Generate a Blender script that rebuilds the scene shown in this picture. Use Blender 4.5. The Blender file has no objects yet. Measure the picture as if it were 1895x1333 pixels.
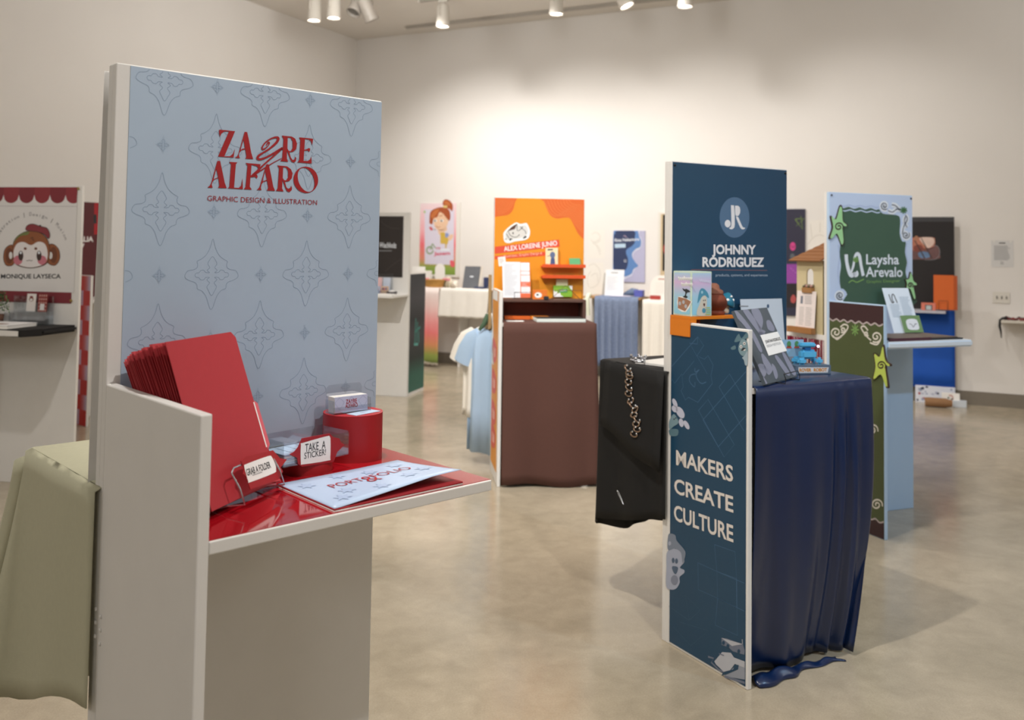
import bpy, bmesh, math, random
from mathutils import Matrix, Vector
R = random.Random(7)
PI = math.pi
SC = bpy.context.scene
COL = SC.collection

# ------------------------------------------------------------------ camera, world, lights, exposure
CF, CCX, CCY, PITCH, ROLL, HC = 1680.48, 947.5, 388.11, 0.0428, 0.0144, 1.4815
cd = bpy.data.cameras.new('camera'); cam = bpy.data.objects.new('camera', cd); COL.objects.link(cam)
cam.matrix_world = Matrix.Translation((0, 0, HC)) @ Matrix.Rotation(PI/2 + PITCH, 4, 'X') @ Matrix.Rotation(ROLL, 4, 'Z')
cd.sensor_width = 36.0; cd.lens = CF/1895*36
cd.shift_x = 0.0; cd.shift_y = -(666.5 - CCY)/1895
cd.clip_start = 0.05; cd.clip_end = 60
cd.dof.use_dof = True; cd.dof.focus_distance = 2.25; cd.dof.aperture_fstop = 4.2
SC.camera = cam
SC.view_settings.view_transform = 'Standard'; SC.view_settings.look = 'None'
SC.view_settings.gamma = 1.0; SC.view_settings.use_curve_mapping = False
SC.view_settings.exposure = 0.0
wd = bpy.data.worlds.new('world'); SC.world = wd; wd.use_nodes = True
wd.node_tree.nodes['Background'].inputs[0].default_value = (1.0, 0.96, 0.92, 1)
wd.node_tree.nodes['Background'].inputs[1].default_value = 0.15
WARM = (1.0, 0.89, 0.77); NEUT = (1.0, 0.95, 0.89); COOL = (0.50, 0.74, 1.0)
def spot(name, loc, aim, power, angle=70, blend=0.6, col=WARM, rad=0.06):
    l = bpy.data.lights.new(name, 'SPOT'); l.energy = power; l.color = col
    l.spot_size = math.radians(angle); l.spot_blend = blend; l.shadow_soft_size = rad
    o = bpy.data.objects.new(name, l); COL.objects.link(o); o.location = loc
    o.rotation_euler = (Vector(aim) - Vector(loc)).to_track_quat('-Z', 'Y').to_euler()
    return o
WARM = (1.0, 0.955, 0.905)
def fill_point(name, loc, power, rad=.35, col=(1.0, .975, .945)):
    l = bpy.data.lights.new(name, 'POINT'); l.energy = power; l.color = col; l.shadow_soft_size = rad
    o = bpy.data.objects.new(name, l); COL.objects.link(o); o.location = loc; return o
for loc, p in (((-.8, -2.2, 2.8), 55), ((4.8, 1.8, 3.3), 35), ((-5.0, .8, 3.0), 85), ((.2, 6.0, 3.75), 78), ((-1.6, 8.6, 3.95), 45), ((5.0, 6.2, 3.8), 42)):
    fill_point('fill_light', loc, p)  # unseen point lights without fixtures, added to lift the ambient level
# key lamps, most of them to the left of what they light
for loc, aim, p, a in (((-.6, 1.9, 4.0), (.9, 3.9, .2), 330, 90), ((-2.0, 3.0, 4.0), (-2.8, 5.6, .9), 120, 60), ((-1.3, 4.0, 4.0), (-.2, 6.6, .5), 420, 70), ((.6, 3.6, 4.05), (1.7, 6.0, .9), 150, 70), ((1.3, .4, 3.9), (-.1, 2.6, .4), 210, 62)):
    spot('track_lamp', loc, aim, p, a, .6, WARM, .05)
spot('track_lamp', (3.6, 1.2, 4.0), (1.75, 4.4, .8), 240, 52, .7, COOL, .06)
# wall washers of the track in front of the back wall
for x, y, p in ((1.3, -2.2, 90), (2.0, -2.0, 150), (3.3, -2.0, 130), (4.7, -2.0, 100), (6.4, -2.0, 65)):
    L = Matrix.Translation((-2.1697, 12.4158, 0)) @ Matrix.Rotation(-.4591, 4, 'Z') @ Vector((x, y, 4.15)); A_ = Matrix.Translation((-2.1697, 12.4158, 0)) @ Matrix.Rotation(-.4591, 4, 'Z') @ Vector((x + .1, -.1, .9))
    spot('track_lamp', L, A_, p*1.6, 105, 1.0, WARM, .06)


# ------------------------------------------------------------------ photograph pixel -> point on a plane of the place
def ray(px, py):
    u, v = (px - CCX)/CF, (py - CCY)/CF
    c, s = math.cos(ROLL), math.sin(ROLL); u, v = c*u + s*v, -s*u + c*v
    c, s = math.cos(PITCH), math.sin(PITCH)
    return Vector((u, c + v*s, s - v*c))
EYE = Vector((0, 0, HC))
def atz(px, py, z):
    d = ray(px, py); return EYE + d*((z - HC)/d.z)
def aty(px, py, y):
    d = ray(px, py); return EYE + d*(y/d.y)
def onplane(px, py, M):                       # M: plane matrix, x right, y up, z = outward normal -> (u, v)
    n = M.col[2].to_3d(); o = M.col[3].to_3d(); d = ray(px, py)
    q = EYE + d*((o - EYE).dot(n)/d.dot(n)) - o
    return (q.dot(M.col[0].to_3d()), q.dot(M.col[1].to_3d()))

# ------------------------------------------------------------------ materials
def lin(h):
    h = h.lstrip('#'); c = [int(h[i:i+2], 16)/255 for i in (0, 2, 4)]
    return tuple(x/12.92 if x <= .04045 else ((x + .055)/1.055)**2.4 for x in c) + (1,)
MATS = {}
def mat(h, rough=.5, noise=.06, scale=30., bump=0., bscale=200., spec=.5, metal=0., coat=0., sheen=0., emit=0., trans=0., alpha=1., key=''):
    k = (h, rough, noise, scale, bump, bscale, spec, metal, coat, sheen, emit, trans, alpha, key)
    if k in MATS: return MATS[k]
    m = bpy.data.materials.new('surface'); m.use_nodes = True; nt = m.node_tree; b = nt.nodes['Principled BSDF']
    c = lin(h); b.inputs['Base Color'].default_value = c; b.inputs['Roughness'].default_value = rough
    b.inputs['Specular IOR Level'].default_value = spec; b.inputs['Metallic'].default_value = metal
    b.inputs['Coat Weight'].default_value = coat; b.inputs['Coat Roughness'].default_value = .05
    b.inputs['Sheen Weight'].default_value = sheen
    b.inputs['Transmission Weight'].default_value = trans; b.inputs['Alpha'].default_value = alpha
    if emit:
        b.inputs['Emission Color'].default_value = c; b.inputs['Emission Strength'].default_value = emit
    if noise or bump:
        tc = nt.nodes.new('ShaderNodeTexCoord')
    if noise:
        n = nt.nodes.new('ShaderNodeTexNoise'); n.inputs['Scale'].default_value = scale; n.inputs['Detail'].default_value = 3
        nt.links.new(tc.outputs['Object'], n.inputs['Vector'])
        x = nt.nodes.new('ShaderNodeMix'); x.data_type = 'RGBA'; nt.links.new(n.outputs[0], x.inputs[0])
        x.inputs[6].default_value = tuple(v*(1 - noise) for v in c[:3]) + (1,); x.inputs[7].default_value = tuple(min(1, v*(1 + noise)) for v in c[:3]) + (1,)
        nt.links.new(x.outputs[2], b.inputs['Base Color'])
    if bump:
        n2 = nt.nodes.new('ShaderNodeTexNoise'); n2.inputs['Scale'].default_value = bscale
        nt.links.new(tc.outputs['Object'], n2.inputs['Vector'])
        bp = nt.nodes.new('ShaderNodeBump'); bp.inputs['Strength'].default_value = bump; bp.inputs['Distance'].default_value = .002
        nt.links.new(n2.outputs[0], bp.inputs['Height']); nt.links.new(bp.outputs[0], b.inputs['Normal'])
    MATS[k] = m; return m
def ramp_mat(stops, z0, z1, rough=.5, axis='Z', noise=0.0):   # printed colour gradient, in object space along an axis
    m = bpy.data.materials.new('printed_gradient'); m.use_nodes = True; nt = m.node_tree; b = nt.nodes['Principled BSDF']
    b.inputs['Roughness'].default_value = rough
    tc = nt.nodes.new('ShaderNodeTexCoord'); sp = nt.nodes.new('ShaderNodeSeparateXYZ'); mr = nt.nodes.new('ShaderNodeMapRange'); cr = nt.nodes.new('ShaderNodeValToRGB')
    nt.links.new(tc.outputs['Object'], sp.inputs[0]); nt.links.new(sp.outputs[axis], mr.inputs[0])
    mr.inputs[1].default_value = z0; mr.inputs[2].default_value = z1
    src = mr.outputs[0]
    if noise:
        n = nt.nodes.new('ShaderNodeTexNoise'); n.inputs['Scale'].default_value = 6; nt.links.new(tc.outputs['Object'], n.inputs['Vector'])
        ma = nt.nodes.new('ShaderNodeMath'); ma.operation = 'MULTIPLY_ADD'; ma.inputs[1].default_value = noise; nt.links.new(n.outputs[0], ma.inputs[0]); nt.links.new(mr.outputs[0], ma.inputs[2])
        src = ma.outputs[0]
    nt.links.new(src, cr.inputs[0])
    e = cr.color_ramp.elements
    e[0].position = stops[0][0]; e[0].color = lin(stops[0][1]); e[1].position = stops[-1][0]; e[1].color = lin(stops[-1][1])
    for p, h in stops[1:-1]:
        q = e.new(p); q.color = lin(h)
    nt.links.new(cr.outputs[0], b.inputs['Base Color'])
    return m
WHITE = mat('#e5e3df', .45, .03, 12, .15, 60)          # painted plywood of the kiosks
PAPER = mat('#f2f0ec', .6, .02); INK = mat('#2a2c30', .6, .03); GREYINK = mat('#8a8c90', .6, .03)
WIRE = mat('#3a3a3c', .35, .03, metal=.8); CHROME = mat('#c9ccd2', .22, .02, metal=1.)
ACRYL = None
def acrylic():
    global ACRYL
    if ACRYL: return ACRYL
    m = bpy.data.materials.new('clear_acrylic'); m.use_nodes = True; nt = m.node_tree
    for n in list(nt.nodes): nt.nodes.remove(n)
    o = nt.nodes.new('ShaderNodeOutputMaterial'); mx = nt.nodes.new('ShaderNodeMixShader'); t = nt.nodes.new('ShaderNodeBsdfTransparent'); g = nt.nodes.new('ShaderNodeBsdfGlossy')
    t.inputs[0].default_value = (.93, .95, .97, 1); g.inputs['Roughness'].default_value = .05
    lw = nt.nodes.new('ShaderNodeLayerWeight'); lw.inputs[0].default_value = .35
    ma = nt.nodes.new('ShaderNodeMath'); ma.operation = 'MULTIPLY_ADD'; ma.inputs[1].default_value = .5; ma.inputs[2].default_value = .05
    nt.links.new(lw.outputs['Facing'], ma.inputs[0]); nt.links.new(ma.outputs[0], mx.inputs[0])
    nt.links.new(t.outputs[0], mx.inputs[1]); nt.links.new(g.outputs[0], mx.inputs[2]); nt.links.new(mx.outputs[0], o.inputs[0])
    ACRYL = m; return m

# ------------------------------------------------------------------ mesh builder (world coordinates)
def FR(o, yaw=0., pitch=0., roll=0.):
    return Matrix.Translation(o) @ Matrix.Rotation(yaw, 4, 'Z') @ Matrix.Rotation(pitch, 4, 'X') @ Matrix.Rotation(roll, 4, 'Y')
def sm(pts, n=5, closed=True):                # Catmull-Rom through the points
    L = len(pts); out = []
    if len(pts[0]) == 2: pts = [(p[0], p[1], 0) for p in pts]; two = True
    else: two = False
    P = [Vector(p) for p in pts]
    for i in range(L if closed else L - 1):
        if closed: a, b, c, d = P[i-1], P[i], P[(i+1) % L], P[(i+2) % L]
        else: a, b, c, d = P[max(i-1, 0)], P[i], P[i+1], P[min(i+2, L-1)]
        for k in range(n):
            t = k/n
            q = .5*((2*b) + (c - a)*t + (2*a - 5*b + 4*c - d)*t*t + (3*b - a - 3*c + d)*t**3)
            out.append((q.x, q.y) if two else tuple(q))
    if not closed: out.append(tuple(P[-1])[:2] if two else tuple(P[-1]))
    return out
def ell(cx, cy, rx, ry, n=28, rot=0., a0=0., a1=2*PI):
    o = []
    for i in range(n):
        t = a0 + (a1 - a0)*i/(n if abs(a1 - a0 - 2*PI) < 1e-6 else n - 1)
        x, y = rx*math.cos(t), ry*math.sin(t)
        o.append((cx + x*math.cos(rot) - y*math.sin(rot), cy + x*math.sin(rot) + y*math.cos(rot)))
    return o
def rrect(x0, y0, x1, y1, r, n=4):
    o = []
    for cx, cy, a in ((x1-r, y1-r, 0), (x0+r, y1-r, PI/2), (x0+r, y0+r, PI), (x1-r, y0+r, 1.5*PI)):
        for k in range(n+1): o.append((cx + r*math.cos(a + k*PI/2/n), cy + r*math.sin(a + k*PI/2/n)))
    return o
def _eval(cu):
    ob = bpy.data.objects.new('t', cu); me = bpy.data.meshes.new_from_object(ob)
    vs = [tuple(v.co) for v in me.vertices]; fs = [tuple(p.vertices) for p in me.polygons]
    bpy.data.objects.remove(ob); bpy.data.meshes.remove(me); bpy.data.curves.remove(cu)
    return vs, fs
_tc = {}
def fill(contours):
    cu = bpy.data.curves.new('c', 'CURVE'); cu.dimensions = '2D'; cu.fill_mode = 'BOTH'
    for c in contours:
        s = cu.splines.new('POLY'); s.points.add(len(c) - 1); s.use_cyclic_u = True
        for i, p in enumerate(c): s.points[i].co = (p[0]*100, p[1]*100, 0, 1)
    vs, fs = _eval(cu)
    return [(x/100, y/100) for x, y, z in vs], fs
def glyphs(txt, bold=0., sp=1., shear=0.):
    k = (txt, bold, sp, shear)
    if k in _tc: return _tc[k]
    cu = bpy.data.curves.new('f', 'FONT'); cu.body = txt; cu.size = 1; cu.offset = bold; cu.space_character = sp; cu.shear = shear; cu.resolution_u = 3; cu.fill_mode = 'BOTH'
    vs, fs = _eval(cu)
    _tc[k] = ([(v[0], v[1]) for v in vs], fs); return _tc[k]
CAP = 0.70
class MB:
    def __init__(s): s.v = []; s.f = []; s.mi = []; s.mats = []; s.sm = []
    def m(s, mt):
        if mt not in s.mats: s.mats.append(mt)
        return s.mats.index(mt)
    def add(s, M, vs, fs, mt, smooth=False):
        b = len(s.v); i = s.m(mt)
        s.v += [tuple(M @ Vector(v)) for v in vs]
        for f in fs: s.f.append(tuple(b + k for k in f)); s.mi.append(i); s.sm.append(smooth)
        return s
    def box(s, M, x0, x1, y0, y1, z0, z1, mt):
        vs = [(x, y, z) for z in (z0, z1) for y in (y0, y1) for x in (x0, x1)]
        return s.add(M, vs, [(0,2,3,1),(4,5,7,6),(0,1,5,4),(2,6,7,3),(0,4,6,2),(1,3,7,5)], mt)
    def bbox(s, M, x0, x1, y0, y1, z0, z1, mt, b=.003):      # box with chamfered edges
        bm = bmesh.new(); r = bmesh.ops.create_cube(bm, size=1)
        for v in bm.verts: v.co = Vector(((x0+x1)/2 + v.co.x*(x1-x0), (y0+y1)/2 + v.co.y*(y1-y0), (z0+z1)/2 + v.co.z*(z1-z0)))
        bmesh.ops.bevel(bm, geom=bm.edges[:], offset=b, segments=2, affect='EDGES')
        bm.verts.index_update()
        s.add(M, [v.co[:] for v in bm.verts], [[v.index for v in f.verts] for f in bm.faces], mt); bm.free(); return s
    def prism(s, M, pts, z0, z1, mt, mt2=None, smooth=False):     # outline in local xy, extruded along local z
        vs, fs = fill([pts]); n = len(pts)
        s.add(M, [(x, y, z1) for x, y in vs], fs, mt); s.add(M, [(x, y, z0) for x, y in vs], [f[::-1] for f in fs], mt)
        s.add(M, [(x, y, z0) for x, y in pts] + [(x, y, z1) for x, y in pts], [(i, (i+1) % n, n + (i+1) % n, n + i) for i in range(n)], mt2 or mt, smooth)
        return s
    def cyl(s, M, r0, r1, z0, z1, mt, n=24, cap=True):
        vs = [(r*math.cos(2*PI*i/n), r*math.sin(2*PI*i/n), z) for r, z in ((r0, z0), (r1, z1)) for i in range(n)]
        s.add(M, vs, [(i, (i+1) % n, n + (i+1) % n, n + i) for i in range(n)], mt, True)
        if cap: s.add(M, vs, [tuple(range(n))[::-1], tuple(range(n, 2*n))], mt)
        return s
    def lathe(s, M, prof, mt, n=24):
        vs = [(r*math.cos(2*PI*i/n), r*math.sin(2*PI*i/n), z) for r, z in prof for i in range(n)]
        fs = [(k*n + i, k*n + (i+1) % n, (k+1)*n + (i+1) % n, (k+1)*n + i) for k in range(len(prof)-1) for i in range(n)]
        return s.add(M, vs, fs, mt, True)
    def tube(s, M, pts, r, mt, n=8, closed=False):
        P = [Vector(p) for p in pts]; L = len(P); vs = []; up = Vector((0, 0, 1)); prev = None
        for i in range(L):
            d = (P[(i+1) % L] - P[i-1]) if closed else (P[min(i+1, L-1)] - P[max(i-1, 0)])
            d.normalize()
            a = prev if prev is not None else (up if abs(d.z) < .9 else Vector((1, 0, 0)))
            x = (a - d*a.dot(d)).normalized(); prev = x; y = d.cross(x)
            rr = r[i] if isinstance(r, (list, tuple)) else r
            vs += [tuple(P[i] + (x*math.cos(2*PI*k/n) + y*math.sin(2*PI*k/n))*rr) for k in range(n)]
        fs = [(i*n + k, i*n + (k+1) % n, ((i+1) % L)*n + (k+1) % n, ((i+1) % L)*n + k) for i in range(L if closed else L-1) for k in range(n)]
        s.add(M, vs, fs, mt, True)
        if not closed: s.add(M, vs, [tuple(range(n))[::-1], tuple(range((L-1)*n, L*n))], mt)
        return s
    def ball(s, M, c, r, mt, n=12, sc=(1, 1, 1)):
        k = max(5, n//2)
        prof = [(math.sin(PI*i/k), -math.cos(PI*i/k)) for i in range(k+1)]
        M2 = M @ Matrix.Translation(c) @ Matrix.Diagonal((r*sc[0], r*sc[1], r*sc[2], 1))
        return s.lathe(M2, [(max(a, 1e-4), b) for a, b in prof], mt, n)
    def grid(s, M, rows, mt, smooth=True, closed=False):
        n = len(rows[0]); vs = [p for r in rows for p in r]
        e = n if closed else n-1
        return s.add(M, vs, [(i*n + j, i*n + (j+1) % n, (i+1)*n + (j+1) % n, (i+1)*n + j) for i in range(len(rows)-1) for j in range(e)], mt, smooth)
    # --- flat print on plane matrix P (x right, y up, z out); layer lifts it by fractions of a millimetre
    def poly(s, P, cons, mt, layer=1):
        vs, fs = fill(cons); z = .0004*layer
        return s.add(P, [(x, y, z) for x, y in vs], fs, mt)
    def stroke(s, P, pts, w, mt, layer=1, closed=False):
        z = .0004*layer; L = len(pts); vs = []
        for i in range(L):
            a = pts[i-1] if (closed or i > 0) else pts[0]; b = pts[(i+1) % L] if (closed or i < L-1) else pts[-1]
            dx, dy = b[0]-a[0], b[1]-a[1]; l = math.hypot(dx, dy) or 1
            ww = w[i] if isinstance(w, (list, tuple)) else w
            nx, ny = -dy/l*ww/2, dx/l*ww/2
            vs += [(pts[i][0]+nx, pts[i][1]+ny, z), (pts[i][0]-nx, pts[i][1]-ny, z)]
        fs = [(2*i, 2*i+1, 2*((i+1) % L)+1, 2*((i+1) % L)) for i in range(L if closed else L-1)]
        return s.add(P, vs, fs, mt)
    def text(s, P, txt, a, b, h, mt, layer=1, bold=0., sp=1., shear=0., keep=False):   # baseline from a to b (u,v); cap height h
        vs, fs = glyphs(txt, bold, sp, shear)
        x0 = min(v[0] for v in vs); x1 = max(v[0] for v in vs)
        dx, dy = b[0]-a[0], b[1]-a[1]; l = math.hypot(dx, dy); ux, uy = dx/l, dy/l; sx = l/(x1-x0); sy = h/CAP
        return s.add(P, [(a[0] + (x-x0)*sx*ux - y*sy*uy, a[1] + (x-x0)*sx*uy + y*sy*ux, .0004*layer) for x, y in vs], fs, mt)
    def lines(s, P, x0, x1, y1, dy, n, mt, layer=1, th=.003, ragged=.25):      # greeked small print
        for i in range(n):
            e = x1 - (x1-x0)*ragged*R.random(); y = y1 - i*dy
            s.add(P, [(x0, y-th, .0004*layer), (e, y-th, .0004*layer), (e, y, .0004*layer), (x0, y, .0004*layer)], [(0, 1, 2, 3)], mt)
        return s
class PL:                                      # a printed board plane with pixel access
    def __init__(s, M): s.M = M
    def __call__(s, px, py): return onplane(px, py, s.M)
    def many(s, pts, ox=0, oy=0, k=1.): return [onplane(ox + x/k, oy + y/k, s.M) for x, y in pts]
def wallplane(M, x, y, z):                     # plane facing local -y of frame M at local point
    return M @ Matrix.Translation((x, y, z)) @ Matrix.Rotation(PI/2, 4, 'X')

# ------------------------------------------------------------------ objects
INV = {}
def thing(name, label, cat, M=None, group=None):
    o = bpy.data.objects.new(name, None); COL.objects.link(o); o.empty_display_size = .05
    o.matrix_world = M; INV[o.name] = M.inverted()
    o['label'] = label; o['category'] = cat
    if group: o['group'] = group
    return o
def obj(name, mb, parent=None, label=None, cat=None, group=None, kind=None, thick=0., bevel=0., M=None):
    I = INV[parent.name] if parent else (M.inverted() if M else Matrix.Identity(4))
    me = bpy.data.meshes.new(name); me.from_pydata([tuple(I @ Vector(v)) for v in mb.v], [], mb.f)
    for m in mb.mats: me.materials.append(m)
    me.polygons.foreach_set('material_index', mb.mi); me.polygons.foreach_set('use_smooth', mb.sm); me.update()
    o = bpy.data.objects.new(name, me); COL.objects.link(o)
    if parent:
        o.parent = parent; INV[o.name] = I
    elif M: o.matrix_world = M
    if label: o['label'] = label
    if cat: o['category'] = cat
    if group: o['group'] = group
    if kind: o['kind'] = kind
    if thick:
        q = o.modifiers.new('thickness', 'SOLIDIFY'); q.thickness = thick; q.offset = 0
    if bevel:
        q = o.modifiers.new('edges', 'BEVEL'); q.width = bevel; q.segments = 2; q.limit_method = 'ANGLE'
    return o
def dup(root, M, label=None, group=None):
    r = root.copy(); COL.objects.link(r); r.matrix_world = M
    if label: r['label'] = label
    if group: r['group'] = group
    for ch in root.children:
        c = ch.copy(); COL.objects.link(c); c.parent = r
        for g in ch.children:
            d = g.copy(); COL.objects.link(d); d.parent = c
    return r
W, D, H, HS, SH, T = .617, .413, 1.829, 1.2135, 1.0133, .0205
# kiosk frames: local x along the panel, local y to the back, front of the panel at y = 0
KZ = FR((-.7655, 1.7368, 0), .7525); KJ = FR((.6144, 3.494, 0), .516); KL = FR((1.7999, 5.1483, 0), .3796); KA = FR((-.1182, 6.1189, 0), .1185)
def partner(K): return K @ Matrix.Translation((W, 2*T, 0)) @ Matrix.Rotation(PI, 4, 'Z')      # the kiosk standing back to back
def kiosk(name, label, K, side=True, shelf=True, front=None, mt=None, x1=W, h=H, hs=HS):
    m = mt or WHITE
    t = thing(name, label, 'display kiosk', K)
    obj('back_panel', MB().box(K, 0, x1, 0, T, 0, h, m), t, bevel=.002)
    if side: obj('side_panel', MB().box(K, 0, T, -D, 0, 0, hs, m), t, bevel=.003)
    if shelf: obj('shelf', MB().box(K, T if side else 0, x1, -D, 0, SH-.021, SH, m), t, bevel=.002)
    return t
# ================================================================== the room
TH = -.4591; C0 = Vector((-2.1697, 12.4158, 0)); CE = 4.3253
KB = FR(C0, TH)                                 # back wall frame: x along the wall, -y into the room
UB = KB.col[0].to_3d(); UN = -KB.col[1].to_3d()
def wallmat(name):
    m = bpy.data.materials.new(name); m.use_nodes = True; nt = m.node_tree; b = nt.nodes['Principled BSDF']; b.inputs['Roughness'].default_value = .7
    b.inputs['Specular IOR Level'].default_value = .25
    tc = nt.nodes.new('ShaderNodeTexCoord'); n = nt.nodes.new('ShaderNodeTexNoise'); n.inputs['Scale'].default_value = 1.2; n.inputs['Detail'].default_value = 4
    x = nt.nodes.new('ShaderNodeMix'); x.data_type = 'RGBA'; x.inputs[6].default_value = lin('#e1ddd9'); x.inputs[7].default_value = lin('#e8e5e1')
    nt.links.new(tc.outputs['Object'], n.inputs['Vector']); nt.links.new(n.outputs[0], x.inputs[0]); nt.links.new(x.outputs[2], b.inputs['Base Color'])
    n2 = nt.nodes.new('ShaderNodeTexNoise'); n2.inputs['Scale'].default_value = 90; bp = nt.nodes.new('ShaderNodeBump'); bp.inputs['Strength'].default_value = .08; bp.inputs['Distance'].default_value = .002
    nt.links.new(tc.outputs['Object'], n2.inputs['Vector']); nt.links.new(n2.outputs[0], bp.inputs['Height']); nt.links.new(bp.outputs[0], b.inputs['Normal'])
    return m
def floormat():
    m = bpy.data.materials.new('polished_concrete'); m.use_nodes = True; nt = m.node_tree; b = nt.nodes['Principled BSDF']
    tc = nt.nodes.new('ShaderNodeTexCoord')
    def noise(s, d, r=.55, dist=0.):
        n = nt.nodes.new('ShaderNodeTexNoise'); n.inputs['Scale'].default_value = s; n.inputs['Detail'].default_value = d; n.inputs['Roughness'].default_value = r; n.inputs['Distortion'].default_value = dist
        nt.links.new(tc.outputs['Object'], n.inputs['Vector']); return n
    a = noise(1.1, 6, .6, .8); f = noise(9., 6, .65, .4); g = noise(160., 2)
    cr = nt.nodes.new('ShaderNodeValToRGB'); e = cr.color_ramp.elements
    e[0].position = .3; e[0].color = lin('#9f947f'); e[1].position = .72; e[1].color = lin('#bdb09a')
    nt.links.new(a.outputs[0], cr.inputs[0])
    x = nt.nodes.new('ShaderNodeMix'); x.data_type = 'RGBA'; x.blend_type = 'OVERLAY'; x.inputs[0].default_value = .25
    nt.links.new(cr.outputs[0], x.inputs[6]); nt.links.new(f.outputs[0], x.inputs[7])
    x2 = nt.nodes.new('ShaderNodeMix'); x2.data_type = 'RGBA'; x2.blend_type = 'OVERLAY'; x2.inputs[0].default_value = .16
    nt.links.new(x.outputs[2], x2.inputs[6]); nt.links.new(g.outputs[0], x2.inputs[7]); nt.links.new(x2.outputs[2], b.inputs['Base Color'])
    mr = nt.nodes.new('ShaderNodeMapRange'); mr.inputs[3].default_value = .10; mr.inputs[4].default_value = .26
    nt.links.new(f.outputs[0], mr.inputs[0]); nt.links.new(mr.outputs[0], b.inputs['Roughness'])
    b.inputs['Specular IOR Level'].default_value = .5
    bp = nt.nodes.new('ShaderNodeBump'); bp.inputs['Strength'].default_value = .02; bp.inputs['Distance'].default_value = .003
    nt.links.new(f.outputs[0], bp.inputs['Height']); nt.links.new(bp.outputs[0], b.inputs['Normal'])
    return m
WM = wallmat('wall_paint'); CM = mat('#dbd6cf', .8, .03, 2); BBM = mat('#7d7569', .5, .05)
XR, YF = 13.5, 17.0
obj('floor', MB().box(KB, -.3, XR+.3, -YF-.3, .3, -.2, 0, floormat()), kind='structure')
obj('ceiling', MB().box(KB, -.3, XR+.3, -YF-.3, .3, CE, CE+.2, CM), kind='structure')
obj('wall_back', MB().box(KB, -.3, XR+.3, 0, .3, 0, CE, WM), kind='structure')
obj('wall_left', MB().box(KB, -.3, 0, -YF, 0, 0, CE, WM), kind='structure')
obj('wall_right', MB().box(KB, XR, XR+.3, -YF, 0, 0, CE, WM), kind='structure')
obj('wall_front', MB().box(KB, -.3, XR+.3, -YF-.3, -YF, 0, CE, WM), kind='structure')
obj('baseboard_back', MB().box(KB, .012, XR-.012, -.012, 0, 0, .133, BBM), kind='structure')
obj('baseboard_left', MB().box(KB, 0, .012, -YF, 0, 0, .133, BBM), kind='structure')
# ------------------------------------------------------------------ tracing helpers
class ZV:                                      # a zoomed view of the photograph onto a board plane
    def __init__(s, M, ox=0, oy=0, k=1.): s.M, s.ox, s.oy, s.k = M, ox, oy, k
    def __call__(s, x, y): return onplane(s.ox + x/s.k, s.oy + y/s.k, s.M)
    def L(s, pts): return [s(x, y) for x, y in pts]
    def text(s, mb, txt, a, b, h, mt, layer=2, bold=0., **kw):
        A, B, C = s(*a), s(*b), s(a[0], a[1] - h)
        mb.text(s.M, txt, A, B, math.hypot(C[0]-A[0], C[1]-A[1]), mt, layer, bold, **kw)
    def poly(s, mb, cons, mt, layer=2): mb.poly(s.M, [s.L(c) for c in cons], mt, layer)
    def smooth(s, mb, cons, mt, layer=2, n=4): mb.poly(s.M, [sm(s.L(c), n) for c in cons], mt, layer)
    def line(s, mb, pts, w, mt, layer=2, n=0, closed=False):
        q = s.L(pts)
        if n: 
            q = sm(q, n, closed)
            if isinstance(w, (list, tuple)):
                w = [w[min(int(i/n), len(w)-1)]*(1 - (i % n)/n) + w[min(int(i/n)+1, len(w)-1)]*((i % n)/n) for i in range(len(q))]
        mb.stroke(s.M, q, w, mt, layer, closed)
    def rect(s, mb, x0, y0, x1, y1, mt, layer=2): s.poly(mb, [[(x0, y0), (x1, y0), (x1, y1), (x0, y1)]], mt, layer)
def base(mb, P, x0, y0, x1, y1, mt, layer=0, z=.0016):     # the sheet of vinyl itself
    return mb.box(P, x0, x1, y0, y1, -.0005, .0, mt)

# ================================================================== the red and blue kiosk in the foreground (its own slight forward lean)
RED = mat('#a3161e', .5, .08, 40); REDG = mat('#9c0f1a', .07, .03, 8, coat=.5); REDP = mat('#b2202b', .55, .05, 60)
LOGO = mat('#a5171e', .5, .03); SKY = mat('#b1c4d9', .42, .015, 10); SKYL = mat('#93a7bf', .45, .02); SKYS = mat('#a9bdd3', .45, .02)
kz = kiosk('zine_kiosk', 'white kiosk with pale blue star-pattern banner and red glossy shelf in the foreground', KZ)
obj('shelf_cover', MB().box(KZ, T+.001, W-.001, -D+.004, -.001, SH, SH+.0012, REDG), kz, label='glossy red vinyl sheet on the shelf')
for sx, sz in ((0, .79), (0, .765), (0, .74)):
    for q, (yy) in enumerate((.012, -.014)):
        obj('screw_plug', MB().ball(KZ, (-.001, yy, sz + (.0 if q == 0 else -.006)), .0042, WHITE, 8, (.6, 1, 1)), kz)
PZ = wallplane(KZ, 0, -.0016, 0)
b = MB(); b.box(PZ, .026, W-.001, SH+.003, H-.003, -.0012, 0, SKY)
zv = ZV(PZ, 160, 100, 2.3804)
LO = [(0,137),(10,105),(24,78),(42,62),(60,52),(58,42),(60,28),(74,20),(95,16),(105,2),(104,-10),(88,-20),(66,-28),(58,-38),(56,-52),(38,-60),(22,-80),(12,-108),(5,-126),(0,-130)]
LO = LO + [(-x, y) for x, y in LO[-2:0:-1]]
TI = [(0,70),(12,56),(18,42),(10,28),(20,18),(10,9),(26,10),(33,18),(45,17),(52,9),(62,8),(67,0),(62,-8),(52,-9),(45,-17),(33,-18),(26,-10),(10,-9),(20,-18),(9,-30),(19,-44),(12,-60),(0,-78)]
TI = TI + [(-x, y) for x, y in TI[-2:0:-1]]
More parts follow.
